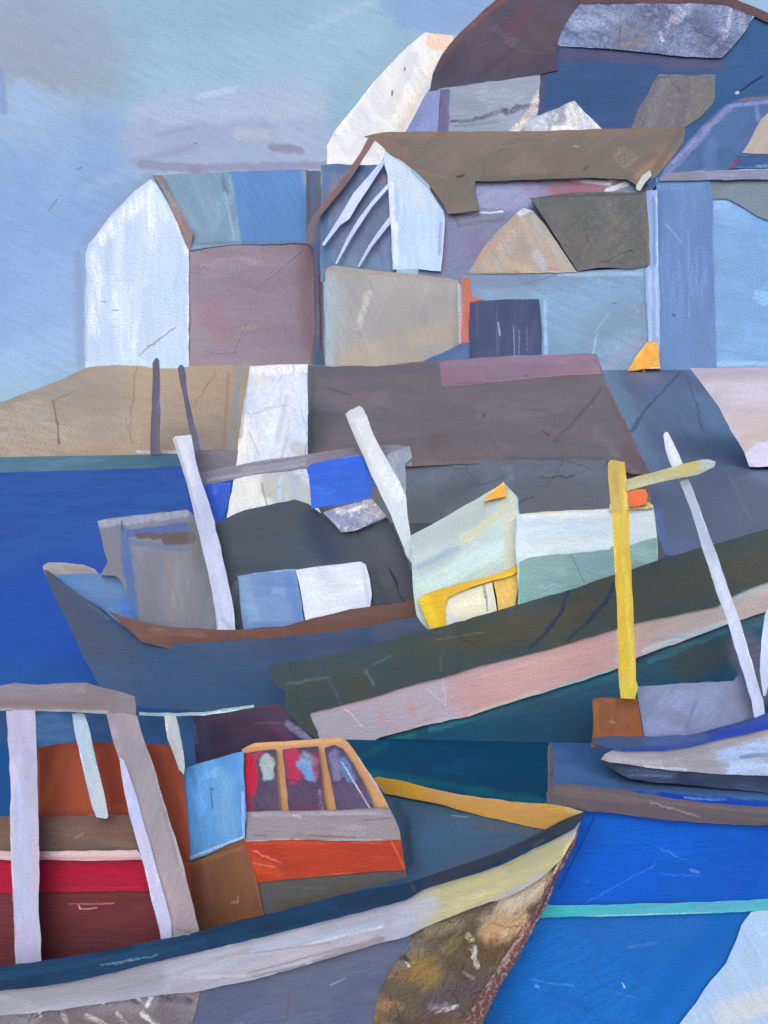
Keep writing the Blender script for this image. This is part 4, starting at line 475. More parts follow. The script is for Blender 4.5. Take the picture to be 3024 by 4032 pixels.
pn(t, 'hull', [(2366, 2990), (2380, 2970), (2420, 2950), (2500, 2950), (2600, 2948), (2790, 2912), (3050, 2856), (3600, 2740), (3600, 3050), (3050, 3058), (2900, 3050), (2800, 3046), (2640, 3034), (2520, 3018), (2400, 3002)], PB, (160, 160, 172), (148, 146, 156), th=.5, a=-4, amt=.9, off=.06, st=[
    (2400, 2988, 2600, 3006, 12, 8, (190, 184, 192), .7, .5), (2600, 2970, 2780, 2950, 16, 10, (142, 140, 148), .7), (2860, 2990, 3060, 2930, 40, 14, (166, 194, 236), .9, .4), (2880, 3030, 3060, 3020, 26, 14, (182, 208, 244), .9, .3), (2820, 2920, 3030, 2880, 12, 7, (160, 154, 162), .8), (2920, 2980, 3040, 2970, 8, 5, (96, 112, 150), .8, .5), (2540, 3018, 2700, 3030, 5, 2, (206, 212, 224), .8), (2700, 3000, 2860, 3010, 14, 9, (150, 146, 150), .7)])
pn(t, 'blue_rim', [(2330, 2905), (2400, 2898), (2540, 2900), (2700, 2896), (2790, 2876), (2900, 2846), (3050, 2800), (3600, 2660), (3600, 2740), (3050, 2862), (2960, 2886), (2800, 2920), (2700, 2944), (2600, 2956), (2500, 2958), (2420, 2952), (2340, 2930)], PB, (52, 76, 150), (58, 84, 138), th=.3, a=-8, amt=.8, off=.12, st=[(2340, 2916, 2540, 2926, 24, 14, (66, 84, 108), .95), (2540, 2920, 2780, 2898, 16, 10, (76, 94, 136), .85, .5), (2800, 2900, 3050, 2850, 16, 8, (30, 62, 164), .85), (2780, 2882, 2840, 2866, 9, 6, (40, 52, 80), .7), (2860, 2862, 2960, 2836, 6, 4, (44, 60, 96), .7), (2450, 2948, 2620, 2950, 6, 4, (30, 66, 160), .8), (2960, 2855, 3050, 2836, 10, 6, (40, 76, 176), .6)])
pn(t, 'cabin', [(2506, 2704), (2600, 2698), (2720, 2690), (2890, 2680), (2920, 2640), (2990, 2780), (3020, 2860), (2900, 2920), (2540, 2940), (2524, 2820)], 17.1, (128, 142, 180), (118, 130, 166), th=.8, a=-50, amt=.8, st=[
    (2530, 2714, 2880, 2694, 12, 8, (122, 136, 170), .8), (2740, 2760, 2700, 2880, 8, 6, (102, 116, 158), .7), (2800, 2740, 2780, 2860, 30, 24, (132, 148, 186), .6), (2610, 2770, 2720, 2740, 24, 18, (140, 154, 196), .6), (2560, 2860, 2680, 2880, 22, 14, (134, 148, 198), .7), (2900, 2700, 2950, 2800, 26, 14, (136, 142, 166), .7), (2920, 2740, 2890, 2750, 20, 10, (120, 128, 152), .6)])
bx = pn(t, 'mast_step', [(2330, 2762), (2340, 2750), (2400, 2744), (2508, 2748), (2516, 2790), (2526, 2850), (2536, 2940), (2328, 2940), (2336, 2850)], 16.95, (140, 92, 68), (156, 100, 60), th=.5, a=86, amt=1, weave=2, imp=.1, st=[(2345, 2770, 2350, 2890, 9, 6, (168, 112, 66), .7), (2380, 2760, 2500, 2756, 6, 4, (172, 116, 68), .7), (2490, 2800, 2500, 2890, 14, 9, (160, 98, 56), .7), (2360, 2890, 2500, 2896, 10, 6, (160, 102, 66), .6), (2405, 2840, 2415, 2845, 6, 3, (190, 150, 130), .7)], label='orange-brown box holding the foot of the yellow mast')
pn(t, 'mast', [(2394, 1822), (2404, 1812), (2420, 1812), (2460, 1820), (2466, 1880), (2472, 1960), (2478, 2100), (2486, 2250), (2494, 2400), (2500, 2560), (2504, 2680), (2512, 2704), (2500, 2752), (2445, 2750), (2438, 2700), (2434, 2560), (2430, 2420), (2422, 2260), (2412, 2080), (2402, 1960), (2394, 1880)], 16.6, (206, 184, 80), (196, 172, 74), th=.2, off=.0, a=86, amt=.9, bump=1.2, label='upright bright yellow mast', st=[
    (2420, 1830, 2425, 2000, 26, 14, (180, 166, 106), .85, .3), (2440, 2300, 2455, 2640, 12, 8, (216, 180, 48), .7), (2460, 2200, 2490, 2700, 10, 6, (214, 200, 84), .7), (2440, 2700, 2500, 2730, 20, 12, (196, 188, 66), .8), (2420, 2050, 2450, 2140, 20, 14, (206, 184, 96), .6), (2458, 1880, 2464, 2000, 5, 3, (214, 202, 140), .7), (2432, 2160, 2440, 2260, 6, 4, (210, 168, 40), .7), (2500, 2420, 2504, 2620, 3, 2, (200, 220, 190), .7), (2420, 1860, 2430, 1940, 10, 6, (170, 150, 92), .6)])
pn(t, 'crossarm', [(2462, 1890), (2520, 1872), (2600, 1852), (2700, 1824), (2760, 1810), (2790, 1808), (2818, 1818), (2812, 1838), (2780, 1854), (2740, 1872), (2640, 1890), (2560, 1908), (2510, 1922), (2464, 1934)], 16.6, (176, 174, 128), (166, 172, 144), th=.14, off=.02, a=-14, amt=.9, st=[(2760, 1834, 2810, 1826, 18, 8, (166, 186, 204), .9, .4), (2680, 1848, 2740, 1832, 18, 8, (184, 172, 108), .8), (2480, 1914, 2600, 1886, 10, 6, (180, 188, 168), .7)])
pn(t, 'spar', [(2612, 1712), (2620, 1700), (2630, 1702), (2650, 1740), (2674, 1790), (2700, 1856), (2730, 1930), (2756, 2000), (2790, 2100), (2822, 2180), (2856, 2280), (2890, 2380), (2930, 2500), (2970, 2640), (3006, 2760), (3020, 2860), (2980, 2880), (2960, 2760), (2930, 2660), (2890, 2540), (2860, 2430), (2820, 2330), (2790, 2230), (2762, 2150), (2730, 2040), (2690, 1930), (2650, 1850), (2620, 1770)], 16.75, (184, 200, 226), (170, 188, 216), th=.16, a=-70, amt=.8, st=[
    (2620, 1710, 2680, 1850, 16, 10, (206, 218, 226), .8), (2700, 1920, 2800, 2160, 24, 16, (146, 166, 190), .75), (2770, 2180, 2800, 2190, 20, 10, (156, 172, 190), .6), (2820, 2240, 2900, 2480, 14, 8, (196, 208, 236), .7), (2880, 2500, 2990, 2820, 14, 10, (190, 204, 240), .7), (2760, 2020, 2810, 2140, 4, 2, (206, 222, 236), .8)], label='pale leaning spar that crosses behind the yellow crossarm')
pn(t, 'spar', [(3060, 2290), (3120, 2300), (3050, 2560), (3016, 2740), (3006, 2740), (2992, 2640), (2998, 2520), (3012, 2420)], 16.7, (190, 206, 232), (176, 192, 224), th=.14, a=70, amt=.8, label='pale spar at the very right edge of the picture')

# ================================================================ blue boat, foreground right
t = thing('blue_boat', 2700, 3900, 10.75, 'large royal-blue boat with brown top rail and turquoise stripe, beside the red boat', 'boat', 'boats moored in the harbour', z=0)
BB = [(2200, 3500, 10.55), (2200, 3900, 10.55), (3024, 3500, 10.42)]
pn(t, 'hull', [(2270, 3170), (2400, 3170), (2600, 3200), (3100, 3220), (3900, 3220), (3900, 3560), (2800, 3566), (2100, 3580), (2140, 3500), (2200, 3340), (2230, 3250)], BB, (0, 84, 194), (4, 80, 176), th=1.2, a=-4, amt=.7, imp=.06, bump=1.1, off=.02, st=[
    (2330, 3230, 2900, 3270, 26, 20, (4, 88, 200), .6), (2160, 3500, 2240, 3360, 30, 24, (30, 90, 190), .7), (2300, 3560, 2580, 3400, 3, 2, (60, 110, 200), .7, .2, .8), (2840, 3560, 2960, 3400, 3, 2, (50, 90, 190), .7, .2, .6), (2900, 3500, 3040, 3300, 60, 50, (6, 72, 176), .6), (2600, 3340, 2700, 3390, 4, 2, (70, 120, 214), .6, .5, 1), (2590, 3440, 2760, 3450, 3, 2, (60, 110, 210), .6, .5, 1), (2720, 3426, 2750, 3434, 6, 3, (90, 140, 225), .6, .3), (2200, 3500, 2340, 3220, 4, 3, (10, 34, 90), .6), (2230, 3556, 2700, 3548, 5, 3, (30, 70, 140), .7), (2300, 3466, 2320, 3470, 5, 3, (50, 100, 200), .6)])
pn(t, 'turquoise_stripe', [(2090, 3590), (2150, 3562), (2300, 3564), (2600, 3556), (2800, 3552), (3050, 3538), (3900, 3510), (3900, 3556), (3050, 3582), (2950, 3588), (2800, 3596), (2600, 3602), (2400, 3608), (2200, 3612), (2080, 3616)], BB, (62, 166, 186), (76, 162, 180), th=.1, off=.06, a=-2, amt=.9, st=[(2130, 3590, 2250, 3590, 18, 10, (56, 178, 180), .8), (2750, 3575, 3040, 3562, 14, 8, (84, 156, 180), .8), (2300, 3608, 2800, 3594, 3, 1.5, (160, 210, 230), .6, .4), (2000, 3562, 3000, 3550, 3, 2, (110, 150, 190), .5)])
pn(t, 'lower_hull', [(2060, 3600), (2600, 3590), (3000, 3575), (3900, 3550), (3900, 4500), (1700, 4500), (1850, 4050), (1960, 3800)], BB, (14, 98, 180), (18, 92, 168), th=1.2, off=0, a=-30, amt=.7, imp=.05, bump=1.1, st=[
    (2100, 3640, 2080, 3900, 60, 50, (20, 106, 200), .6), (2850, 3640, 2560, 3980, 50, 34, (8, 90, 176), .8), (2480, 3730, 2580, 3712, 7, 4, (70, 124, 206), .7, .5), (2120, 3850, 2280, 4020, 4, 2, (30, 84, 180), .7, .2, .6), (2100, 3860, 2260, 3880, 4, 2, (80, 134, 214), .6, .4, 1), (2340, 3850, 2400, 3900, 3, 2, (30, 80, 170), .7, .2, .8), (2400, 3900, 2500, 3930, 4, 2, (60, 114, 204), .6, .3, 1), (2450, 3870, 2458, 3888, 3, 1.5, (170, 195, 235), .8, .1), (2300, 3700, 2700, 3640, 60, 50, (32, 98, 180), .5), (2110, 3882, 2118, 3886, 6, 3, (110, 155, 225), .7)])
pn(t, 'pale_lower_hull', [(2958, 3590), (3040, 3578), (3900, 3556), (3900, 4500), (2400, 4500), (2660, 4050), (2740, 3950), (2800, 3860), (2860, 3790), (2900, 3700), (2920, 3640)], BB, (160, 188, 218), (152, 180, 212), th=.1, off=.05, a=60, amt=.7, imp=.04, st=[(2980, 3620, 2760, 3950, 20, 12, (150, 184, 226), .7), (2860, 3990, 3050, 3930, 50, 24, (190, 196, 200), .9, .2), (2720, 4030, 2960, 3900, 9, 6, (170, 190, 214), .7), (3000, 3650, 3040, 3800, 34, 24, (158, 194, 234), .6), (3000, 3680, 3020, 3670, 5, 3, (176, 204, 240), .6)], label='pale blue patch of the lower hull at the corner of the picture')
pn(t, 'brown_rail', [(2150, 3120), (2180, 3090), (2250, 3085), (2330, 3096), (2420, 3104), (2600, 3136), (2800, 3164), (3050, 3178), (3900, 3200), (3900, 3290), (3050, 3250), (2900, 3248), (2780, 3240), (2600, 3226), (2450, 3206), (2320, 3196), (2250, 3180), (2155, 3162)], BB, (94, 86, 96), (84, 80, 90), th=.35, off=.12, a=6, amt=.9, bump=1.1, st=[(2200, 3110, 2500, 3150, 18, 12, (104, 94, 102), .7), (2500, 3150, 3040, 3200, 6, 4, (112, 98, 102), .6), (2560, 3160, 2760, 3216, 4, 2, (150, 140, 146), .6, .4, .6), (2700, 3220, 3040, 3244, 8, 5, (78, 74, 80), .7), (2330, 3170, 2560, 3200, 10, 6, (86, 76, 84), .6)])

# ================================================================ red boat, foreground left
t = thing('red_boat', 900, 4500, 9.4, 'nearest boat, with orange and red wheelhouse, navy gunwale and pale rubbing strake', 'boat', 'boats moored in the harbour', z=0)
RD = [(0, 3800, 9.0), (0, 4032, 9.0), (2300, 3200, 10.2)]
FD = [(1480, 3070, 12.0), (1480, 3400, 12.0), (2300, 3200, 10.2)]
gt = [(-60, 3812), (120, 3792), (300, 3762), (480, 3730), (650, 3696), (780, 3668), (900, 3636), (1050, 3600), (1200, 3562), (1350, 3522), (1480, 3496), (1610, 3474), (1700, 3446), (1800, 3412), (1900, 3380), (2000, 3344), (2100, 3296), (2200, 3242), (2270, 3208), (2306, 3194)]
gb = [(2298, 3216), (2262, 3262), (2200, 3296), (2100, 3342), (2000, 3394), (1900, 3432), (1780, 3468), (1660, 3506), (1600, 3544), (1450, 3584), (1300, 3622), (1150, 3660), (1000, 3696), (800, 3744), (600, 3790), (420, 3836), (250, 3872), (100, 3892), (-60, 3908)]
pn(t, 'hull', [(700, 3760), (1300, 3570), (1700, 3450), (1690, 3560), (1610, 3700), (1580, 3760), (1525, 3840), (1494, 3900), (1476, 3980), (1462, 4080), (1450, 4500), (760, 4500), (752, 4060), (776, 3960), (790, 3900), (740, 3850)], RD, (92, 102, 128), (84, 94, 122), th=.3, a=-8, amt=.8, bump=1.2, imp=.05, st=[(1128, 4020, 1142, 3890, 3, 2, (110, 82, 96), 0.7, 0.1), (1300, 3880, 1360, 3850, 4, 2, (140, 150, 172), 0.6, 0.5), (700, 3990, 760, 3900, 40, 24, (118, 116, 124), 0.7, 0.3)])
pn(t, 'hull_plate', [(-900, 3900), (-60, 3860), (600, 3740), (700, 3760), (740, 3850), (790, 3900), (776, 3960), (752, 4060), (760, 4500), (-900, 4500)], RD, (130, 126, 132), (116, 112, 120), th=.3, off=.01, a=30, amt=.9, bump=1.4, imp=.4, spk=((168, 168, 174), .3), st=[(-60, 3980, 560, 4040, 130, 60, (130, 126, 132), 0.95, 0.1, 1.2), (400, 3960, 700, 3900, 70, 40, (140, 138, 146), 0.9, 0.3, 1.2), (40, 3950, 130, 3990, 50, 30, (146, 146, 154), 0.8, 0.2), (180, 4010, 560, 4030, 40, 24, (104, 94, 92), 0.7, 0.6), (640, 3990, 700, 4040, 50, 30, (100, 92, 100), 0.7, 0.4), (150, 3910, 158, 4000, 6, 3, (206, 218, 222), 0.85, 0.8), (200, 3900, 420, 3948, 8, 5, (84, 80, 96), 0.8, 0.6), (300, 3894, 410, 3950, 5, 3, (222, 230, 234), 0.9, 0.7), (360, 3870, 450, 3940, 5, 3, (214, 222, 228), 0.85, 0.8), (440, 3840, 560, 3950, 7, 4, (230, 234, 236), 0.9, 0.7), (500, 3830, 600, 3930, 5, 3, (216, 222, 226), 0.85, 0.8), (590, 3810, 650, 3920, 7, 4, (234, 238, 240), 0.9, 0.7), (580, 3960, 615, 3880, 8, 5, (234, 238, 240), 0.95, 0.6), (680, 3790, 664, 3880, 6, 4, (214, 224, 234), 0.9, 0.7), (700, 3850, 760, 3900, 5, 3, (206, 214, 224), 0.85, 0.8), (560, 3990, 620, 4040, 10, 6, (226, 230, 232), 0.8, 0.8), (340, 4000, 420, 4040, 10, 6, (206, 208, 210), 0.7, 0.9), (240, 3960, 260, 4030, 9, 6, (190, 192, 196), 0.7, 0.9), (460, 3990, 500, 4040, 8, 5, (198, 200, 204), 0.7, 0.9), (640, 3930, 750, 3944, 16, 9, (72, 70, 86), 0.85, 0.6), (520, 3940, 560, 3950, 10, 6, (78, 74, 88), 0.8, 0.6), (700, 3930, 760, 4040, 26, 14, (120, 118, 128), 0.6)], label='grey stretch of hull with frosty white specks and painted glints at lower left')  # white strokes paint glints into the colour, among white paint specks
pn(t, 'hull_plate', [(1700, 3450), (2000, 3370), (2290, 3214), (2262, 3270), (2210, 3390), (2160, 3520), (2080, 3680), (2000, 3820), (1890, 4045), (1740, 4500), (1450, 4500), (1462, 4080), (1476, 3980), (1494, 3900), (1525, 3840), (1580, 3760), (1610, 3700), (1690, 3560)], RD, (102, 86, 72), (84, 72, 70), th=.3, off=.01, a=-45, amt=1, bump=1.5, imp=.6, spk=((140, 118, 80), .4), st=[(1470, 4060, 1590, 3770, 34, 30, (92, 100, 122), .85, .5, .8), (1720, 3900, 1800, 3760, 190, 70, (108, 98, 82), 0.95, 0.1, 1.6), (1580, 3960, 1560, 4060, 100, 40, (98, 90, 72), 0.95, 0.2, 1.5), (1560, 3780, 1640, 3740, 40, 26, (120, 118, 112), 0.8, 0.3, 1.4), (1720, 3960, 1850, 3880, 70, 46, (88, 78, 88), 0.9, 0.3, 1.2), (1800, 3700, 1900, 3740, 60, 44, (84, 70, 50), 0.9, 0.5, 1.5), (1900, 3780, 1980, 3700, 40, 26, (100, 76, 58), 0.8, 0.5, 1.2), (1950, 3640, 2010, 3570, 50, 34, (190, 176, 152), 0.95, 0.2, 1.2), (1930, 3680, 1990, 3620, 40, 26, (186, 150, 112), 0.9, 0.3, 1.2), (2020, 3560, 2150, 3480, 40, 26, (204, 194, 174), 0.9, 0.3), (2000, 3680, 2060, 3620, 26, 16, (206, 178, 142), 0.85, 0.4), (1690, 3660, 1800, 3640, 26, 20, (142, 136, 112), 0.8, 0.3), (1640, 3800, 1690, 3850, 46, 30, (138, 124, 66), 0.85, 0.4, 1.2), (1570, 3840, 1700, 3820, 34, 22, (150, 116, 72), 0.7, 0.6, 1.2), (1500, 3950, 1560, 3970, 30, 18, (160, 124, 90), 0.8, 0.5, 1.2), (1550, 3990, 1600, 4040, 20, 12, (70, 66, 66), 0.7, 0.6), (1480, 4010, 1530, 4050, 24, 14, (150, 116, 76), 0.7, 0.6), (1590, 3770, 1604, 3796, 9, 5, (46, 52, 66), 0.95, 0.3, 1), (1594, 3724, 1604, 3738, 8, 5, (50, 106, 206), 0.95, 0.3, 1), (1600, 3790, 1612, 3806, 5, 3, (210, 206, 190), 0.8, 0.3), (1860, 3740, 1876, 3796, 11, 6, (196, 194, 186), 0.95, 0.4, 1), (1826, 3830, 1860, 3850, 8, 5, (206, 196, 180), 0.7, 0.7, 1), (1780, 3790, 1840, 3840, 26, 16, (76, 66, 46), 0.7, 0.6), (1760, 3740, 1800, 3700, 20, 12, (150, 138, 96), 0.6, 0.7), (1710, 3970, 1760, 3970, 14, 8, (150, 150, 160), 0.8, 0.6, 1), (1720, 3990, 1800, 3960, 6, 4, (220, 222, 226), 0.8, 0.7, 1), (1640, 4040, 1760, 4010, 26, 16, (100, 66, 52), 0.8, 0.6, 1), (1860, 3700, 1840, 3680, 10, 6, (200, 190, 150), 0.7, 0.6)], label='flaking brown, ochre and cream stretch of hull under the bow')
pn(t, 'rusty_stem', [(2250, 3270), (2290, 3222), (2262, 3330), (2200, 3440), (2150, 3570), (2110, 3636), (2040, 3770), (1970, 3880), (1880, 4060), (1700, 4500), (1600, 4500), (1790, 4050), (1900, 3900), (1960, 3810), (2030, 3700), (2090, 3610), (2130, 3540), (2180, 3430), (2220, 3350)], RD, (122, 78, 66), (98, 70, 70), th=.34, off=.05, a=-60, amt=1, imp=.35, spk=((196, 176, 170), .45), bump=1.3, label='rust-brown stem post at the bow', st=[(2230, 3320, 2180, 3430, 12, 6, (196, 190, 150), .8, .5), (1980, 3790, 2080, 3630, 9, 5, (190, 164, 156), .8, .7, 1), (1900, 3880, 1960, 3790, 16, 8, (168, 160, 172), .8, .7, 1), (1830, 4010, 1900, 3880, 7, 4, (60, 66, 96), .7, .4), (2270, 3270, 2110, 3620, 4, 2.5, (28, 44, 84), .8, .3)])
pr = [(2288, 3226), (2262, 3300), (2220, 3372), (2150, 3442), (2080, 3490), (2000, 3530), (1900, 3562), (1800, 3600), (1700, 3640), (1600, 3688), (1500, 3712), (1400, 3742), (1300, 3772), (1200, 3802), (1100, 3828), (1000, 3858), (880, 3880), (760, 3908), (640, 3916), (480, 3940), (300, 3966), (120, 3990), (-60, 4002)]
pn(t, 'pale_strake', gb[::-1][:-1]+[(2290, 3214)]+pr, RD, (168, 172, 190), (156, 160, 180), th=.1, off=.07, a=-15, amt=.9, st=[
    (1700, 3570, 2200, 3360, 80, 30, (176, 174, 122), .95, .3), (1760, 3590, 2000, 3480, 14, 10, (192, 184, 130), .7, .5), (1600, 3610, 1680, 3570, 50, 24, (168, 176, 200), .8), (1780, 3560, 1900, 3510, 12, 8, (196, 192, 160), .7, .6), (1000, 3740, 1500, 3640, 16, 10, (160, 180, 206), .7, .4), (1000, 3790, 1450, 3700, 14, 10, (176, 166, 178), .7, .5), (1200, 3720, 1500, 3650, 6, 4, (200, 206, 222), .7, .5), (980, 3830, 1400, 3720, 4, 3, (130, 96, 100), .7, .4), (1000, 3752, 1300, 3712, 3, 2, (150, 118, 112), .6, .3), (1240, 3790, 1500, 3700, 14, 8, (126, 112, 108), .7, .4), (1000, 3845, 1200, 3800, 5, 3, (112, 96, 100), .7, .3), (700, 3900, 1000, 3840, 24, 14, (150, 148, 162), .6), (780, 3850, 960, 3840, 6, 4, (190, 184, 196), .7, .5), (700, 3830, 980, 3740, 10, 6, (150, 156, 170), .6),
    (-60, 3950, 600, 3850, 50, 30, (138, 140, 150), .85), (0, 3930, 140, 3960, 14, 10, (160, 164, 172), .6), (2200, 3400, 2270, 3280, 10, 6, (208, 206, 160), .7, .5), (2010, 3420, 2200, 3330, 24, 14, (150, 160, 128), .7), (1990, 3524, 2140, 3440, 6, 4, (150, 160, 200), .7)])
pn(t, 'gunwale', gt+gb, RD, (18, 56, 92), (14, 44, 74), th=.28, off=.13, a=-14, amt=.8, bump=.9, st=[
    (1700, 3470, 2290, 3210, 34, 14, (44, 50, 60), .9, .2), (1350, 3570, 1650, 3500, 22, 14, (24, 44, 66), .8), (2200, 3280, 2290, 3215, 14, 8, (50, 58, 70), .7), (400, 3800, 620, 3760, 4, 2, (120, 150, 170), .6, .7, 1), (0, 3850, 700, 3730, 12, 8, (24, 70, 106), .5), (1000, 3660, 1300, 3596, 16, 10, (12, 40, 66), .6), (740, 3676, 760, 3664, 5, 3, (200, 205, 215), .8, .5), (1620, 3480, 1640, 3520, 6, 4, (70, 60, 62), .7), (2100, 3330, 2140, 3306, 5, 3, (70, 84, 96), .5, .6)])
pn(t, 'deck', [(1380, 3100), (1500, 3122), (1660, 3152), (1760, 3174), (1880, 3208), (2000, 3236), (2100, 3258), (2182, 3272), (2000, 3372), (1700, 3470), (1400, 3540), (1380, 3300)], [(1500, 3126, 12.0), (2200, 3275, 10.42), (1500, 3520, 10.1)], (68, 102, 130), (62, 96, 132), th=.1, ex=(0, 0, -1), a=-5, amt=.8, st=[
    (1560, 3160, 1640, 3420, 16, 10, (48, 76, 104), .7), (1700, 3440, 1950, 3350, 24, 16, (84, 96, 122), .7), (1640, 3470, 1900, 3390, 8, 5, (104, 92, 98), .6, .5), (1800, 3230, 2140, 3280, 20, 14, (86, 100, 112), .7), (1700, 3300, 1800, 3260, 70, 60, (62, 108, 146), .6), (1780, 3210, 1840, 3218, 3, 2, (150, 170, 180), .5), (1600, 3220, 1620, 3400, 8, 6, (28, 60, 84), .7)])
pn(t, 'yellow_gunwale', [(1472, 3064), (1490, 3058), (1560, 3070), (1640, 3090), (1760, 3118), (1900, 3142), (2040, 3158), (2150, 3164), (2240, 3180), (2298, 3196), (2270, 3216), (2178, 3270), (2100, 3258), (2000, 3236), (1880, 3208), (1760, 3174), (1660, 3152), (1560, 3132), (1516, 3126)], FD, (206, 160, 92), (196, 152, 82), th=.2, a=10, amt=.8, off=.0, st=[(1490, 3080, 1640, 3112, 30, 12, (214, 168, 48), .9), (1700, 3120, 2150, 3200, 16, 10, (202, 154, 104), .7), (2240, 3186, 2290, 3200, 14, 6, (206, 206, 176), .8, .4), (1780, 3122, 2000, 3152, 5, 3, (216, 182, 140), .7), (1700, 3160, 1900, 3206, 7, 5, (190, 130, 70), .6), (2170, 3180, 2270, 3200, 10, 7, (204, 170, 66), .7)])
# aft structure
pn(t, 'side_panel', [(-900, 3500), (-40, 3506), (300, 3504), (594, 3500), (640, 3620), (700, 3720), (700, 3860), (-900, 4100)], 9.95, (98, 44, 54), (90, 42, 46), th=.1, a=1, amt=.8, bump=.9, st=[(270, 3560, 450, 3558, 3, 1.5, (180, 110, 110), .7, .5), (310, 3566, 316, 3580, 3, 1.5, (190, 140, 130), .8, 0), (316, 3580, 380, 3574, 2.5, 1.5, (190, 140, 130), .8, 0), (60, 3520, 62, 3760, 5, 3, (150, 68, 50), .7), (200, 3720, 500, 3700, 20, 14, (86, 50, 60), .7), (170, 3530, 560, 3520, 10, 7, (100, 50, 44), .7), (600, 3560, 640, 3690, 8, 5, (120, 40, 56), .7), (360, 3640, 560, 3600, 30, 24, (104, 48, 54), .6)], label='dark maroon lower side panel')
pn(t, 'side_panel', [(-900, 3380), (-40, 3386), (300, 3384), (560, 3380), (600, 3510), (400, 3510), (160, 3516), (-40, 3516), (-900, 3516)], 9.92, (156, 16, 52), (142, 22, 56), th=.1, a=0, amt=.7, bump=.9, label='crimson side panel', st=[(170, 3396, 550, 3390, 6, 4, (140, 40, 70), .6), (160, 3500, 560, 3494, 6, 4, (160, 40, 60), .6, .6)])
pn(t, 'pale_rail', [(-900, 3346), (-40, 3350), (150, 3354), (300, 3350), (540, 3346), (566, 3386), (300, 3388), (150, 3386), (-40, 3386), (-900, 3386)], 9.85, (196, 176, 190), (182, 164, 178), th=.12, a=0, amt=.9, st=[(150, 3380, 560, 3380, 6, 3, (196, 130, 140), .7, .4), (200, 3362, 500, 3356, 4, 3, (210, 200, 204), .7)])
pn(t, 'side_panel', [(-900, 3206), (-40, 3212), (40, 3214), (150, 3216), (300, 3212), (520, 3212), (560, 3352), (150, 3356), (-900, 3352)], 9.93, (104, 84, 76), (92, 82, 80), th=.1, a=2, amt=.9, bump=.9, label='brown upper side panel', st=[(300, 3300, 330, 3280, 3, 2, (140, 130, 120), .6), (400, 3310, 520, 3330, 12, 8, (112, 96, 86), .6), (160, 3230, 500, 3226, 10, 7, (110, 76, 70), .6)])
pn(t, 'orange_bulkhead', [(138, 2962), (150, 2944), (220, 2930), (330, 2920), (450, 2926), (600, 2930), (690, 2934), (712, 2970), (722, 3040), (732, 3150), (742, 3260), (750, 3400), (760, 3560), (560, 3540), (520, 3380), (142, 3380)], 10.15, (170, 88, 68), (158, 76, 60), th=.8, a=84, amt=.8, imp=.04, weave=1.8, bump=.9, st=[
    (240, 2960, 180, 3160, 20, 16, (182, 106, 66), .7), (420, 2960, 480, 3180, 30, 20, (160, 70, 54), .7), (200, 3180, 500, 3190, 16, 12, (172, 92, 76), .6), (330, 3000, 340, 3180, 34, 26, (168, 92, 60), .6), (620, 2980, 700, 3200, 24, 16, (160, 78, 62), .6), (150, 2960, 150, 3200, 6, 4, (196, 130, 100), .5), (690, 3300, 660, 3250, 3, 2, (196, 130, 110), .7), (700, 3320, 740, 3390, 10, 6, (140, 66, 54), .7), (350, 3210, 520, 3212, 3, 2, (190, 150, 190), .6)])
pn(t, 'mauve_hood', [(762, 2822), (790, 2806), (860, 2798), (1000, 2784), (1060, 2778), (1108, 2776), (1128, 2810), (1170, 2850), (1210, 2890), (1240, 2916), (1200, 3010), (780, 3080), (766, 2930)], 11.3, (70, 60, 88), (78, 66, 92), th=.6, a=-8, amt=.8, weave=2, imp=.05, st=[(800, 2830, 1100, 2800, 14, 10, (82, 66, 92), .6), (1020, 2778, 1100, 2776, 6, 4, (130, 50, 86), .8, .5), (1080, 2860, 1130, 2900, 20, 14, (110, 70, 112), .7), (1130, 2850, 1220, 2912, 12, 7, (146, 150, 198), .8, .4), (980, 2860, 1060, 2900, 34, 26, (86, 56, 82), .6), (800, 2860, 810, 2980, 20, 14, (68, 84, 120), .6), (1000, 2848, 1140, 2846, 3, 2, (110, 96, 120), .6), (760, 2860, 770, 2920, 10, 6, (84, 120, 160), .7)])
pn(t, 'thin_rail', [(548, 2803), (700, 2808), (800, 2804), (1000, 2774), (1000, 2786), (800, 2818), (700, 2820), (548, 2816)], 10.9, (156, 190, 205), (146, 176, 200), th=.04, a=0, amt=.7)
wh = pn(t, 'wheelhouse', [(716, 3330), (900, 3320), (966, 3300), (980, 3200), (952, 2950), (1000, 2926), (1200, 2914), (1330, 2903), (1352, 2908), (1372, 2924), (1420, 2992), (1480, 3080), (1530, 3176), (1556, 3226), (1576, 3280), (1580, 3320), (1592, 3400), (1612, 3480), (1620, 3640), (1000, 3760), (716, 3760)], 10.35, (188, 148, 110), (176, 138, 104), th=1.0, a=5, amt=.8, bump=.9, st=[(960, 2935, 1340, 2912, 8, 5, (206, 166, 120), .7), (1380, 2950, 1520, 3170, 8, 5, (190, 144, 110), .7), (1410, 2980, 1540, 3180, 3, 2, (190, 180, 200), .7)])
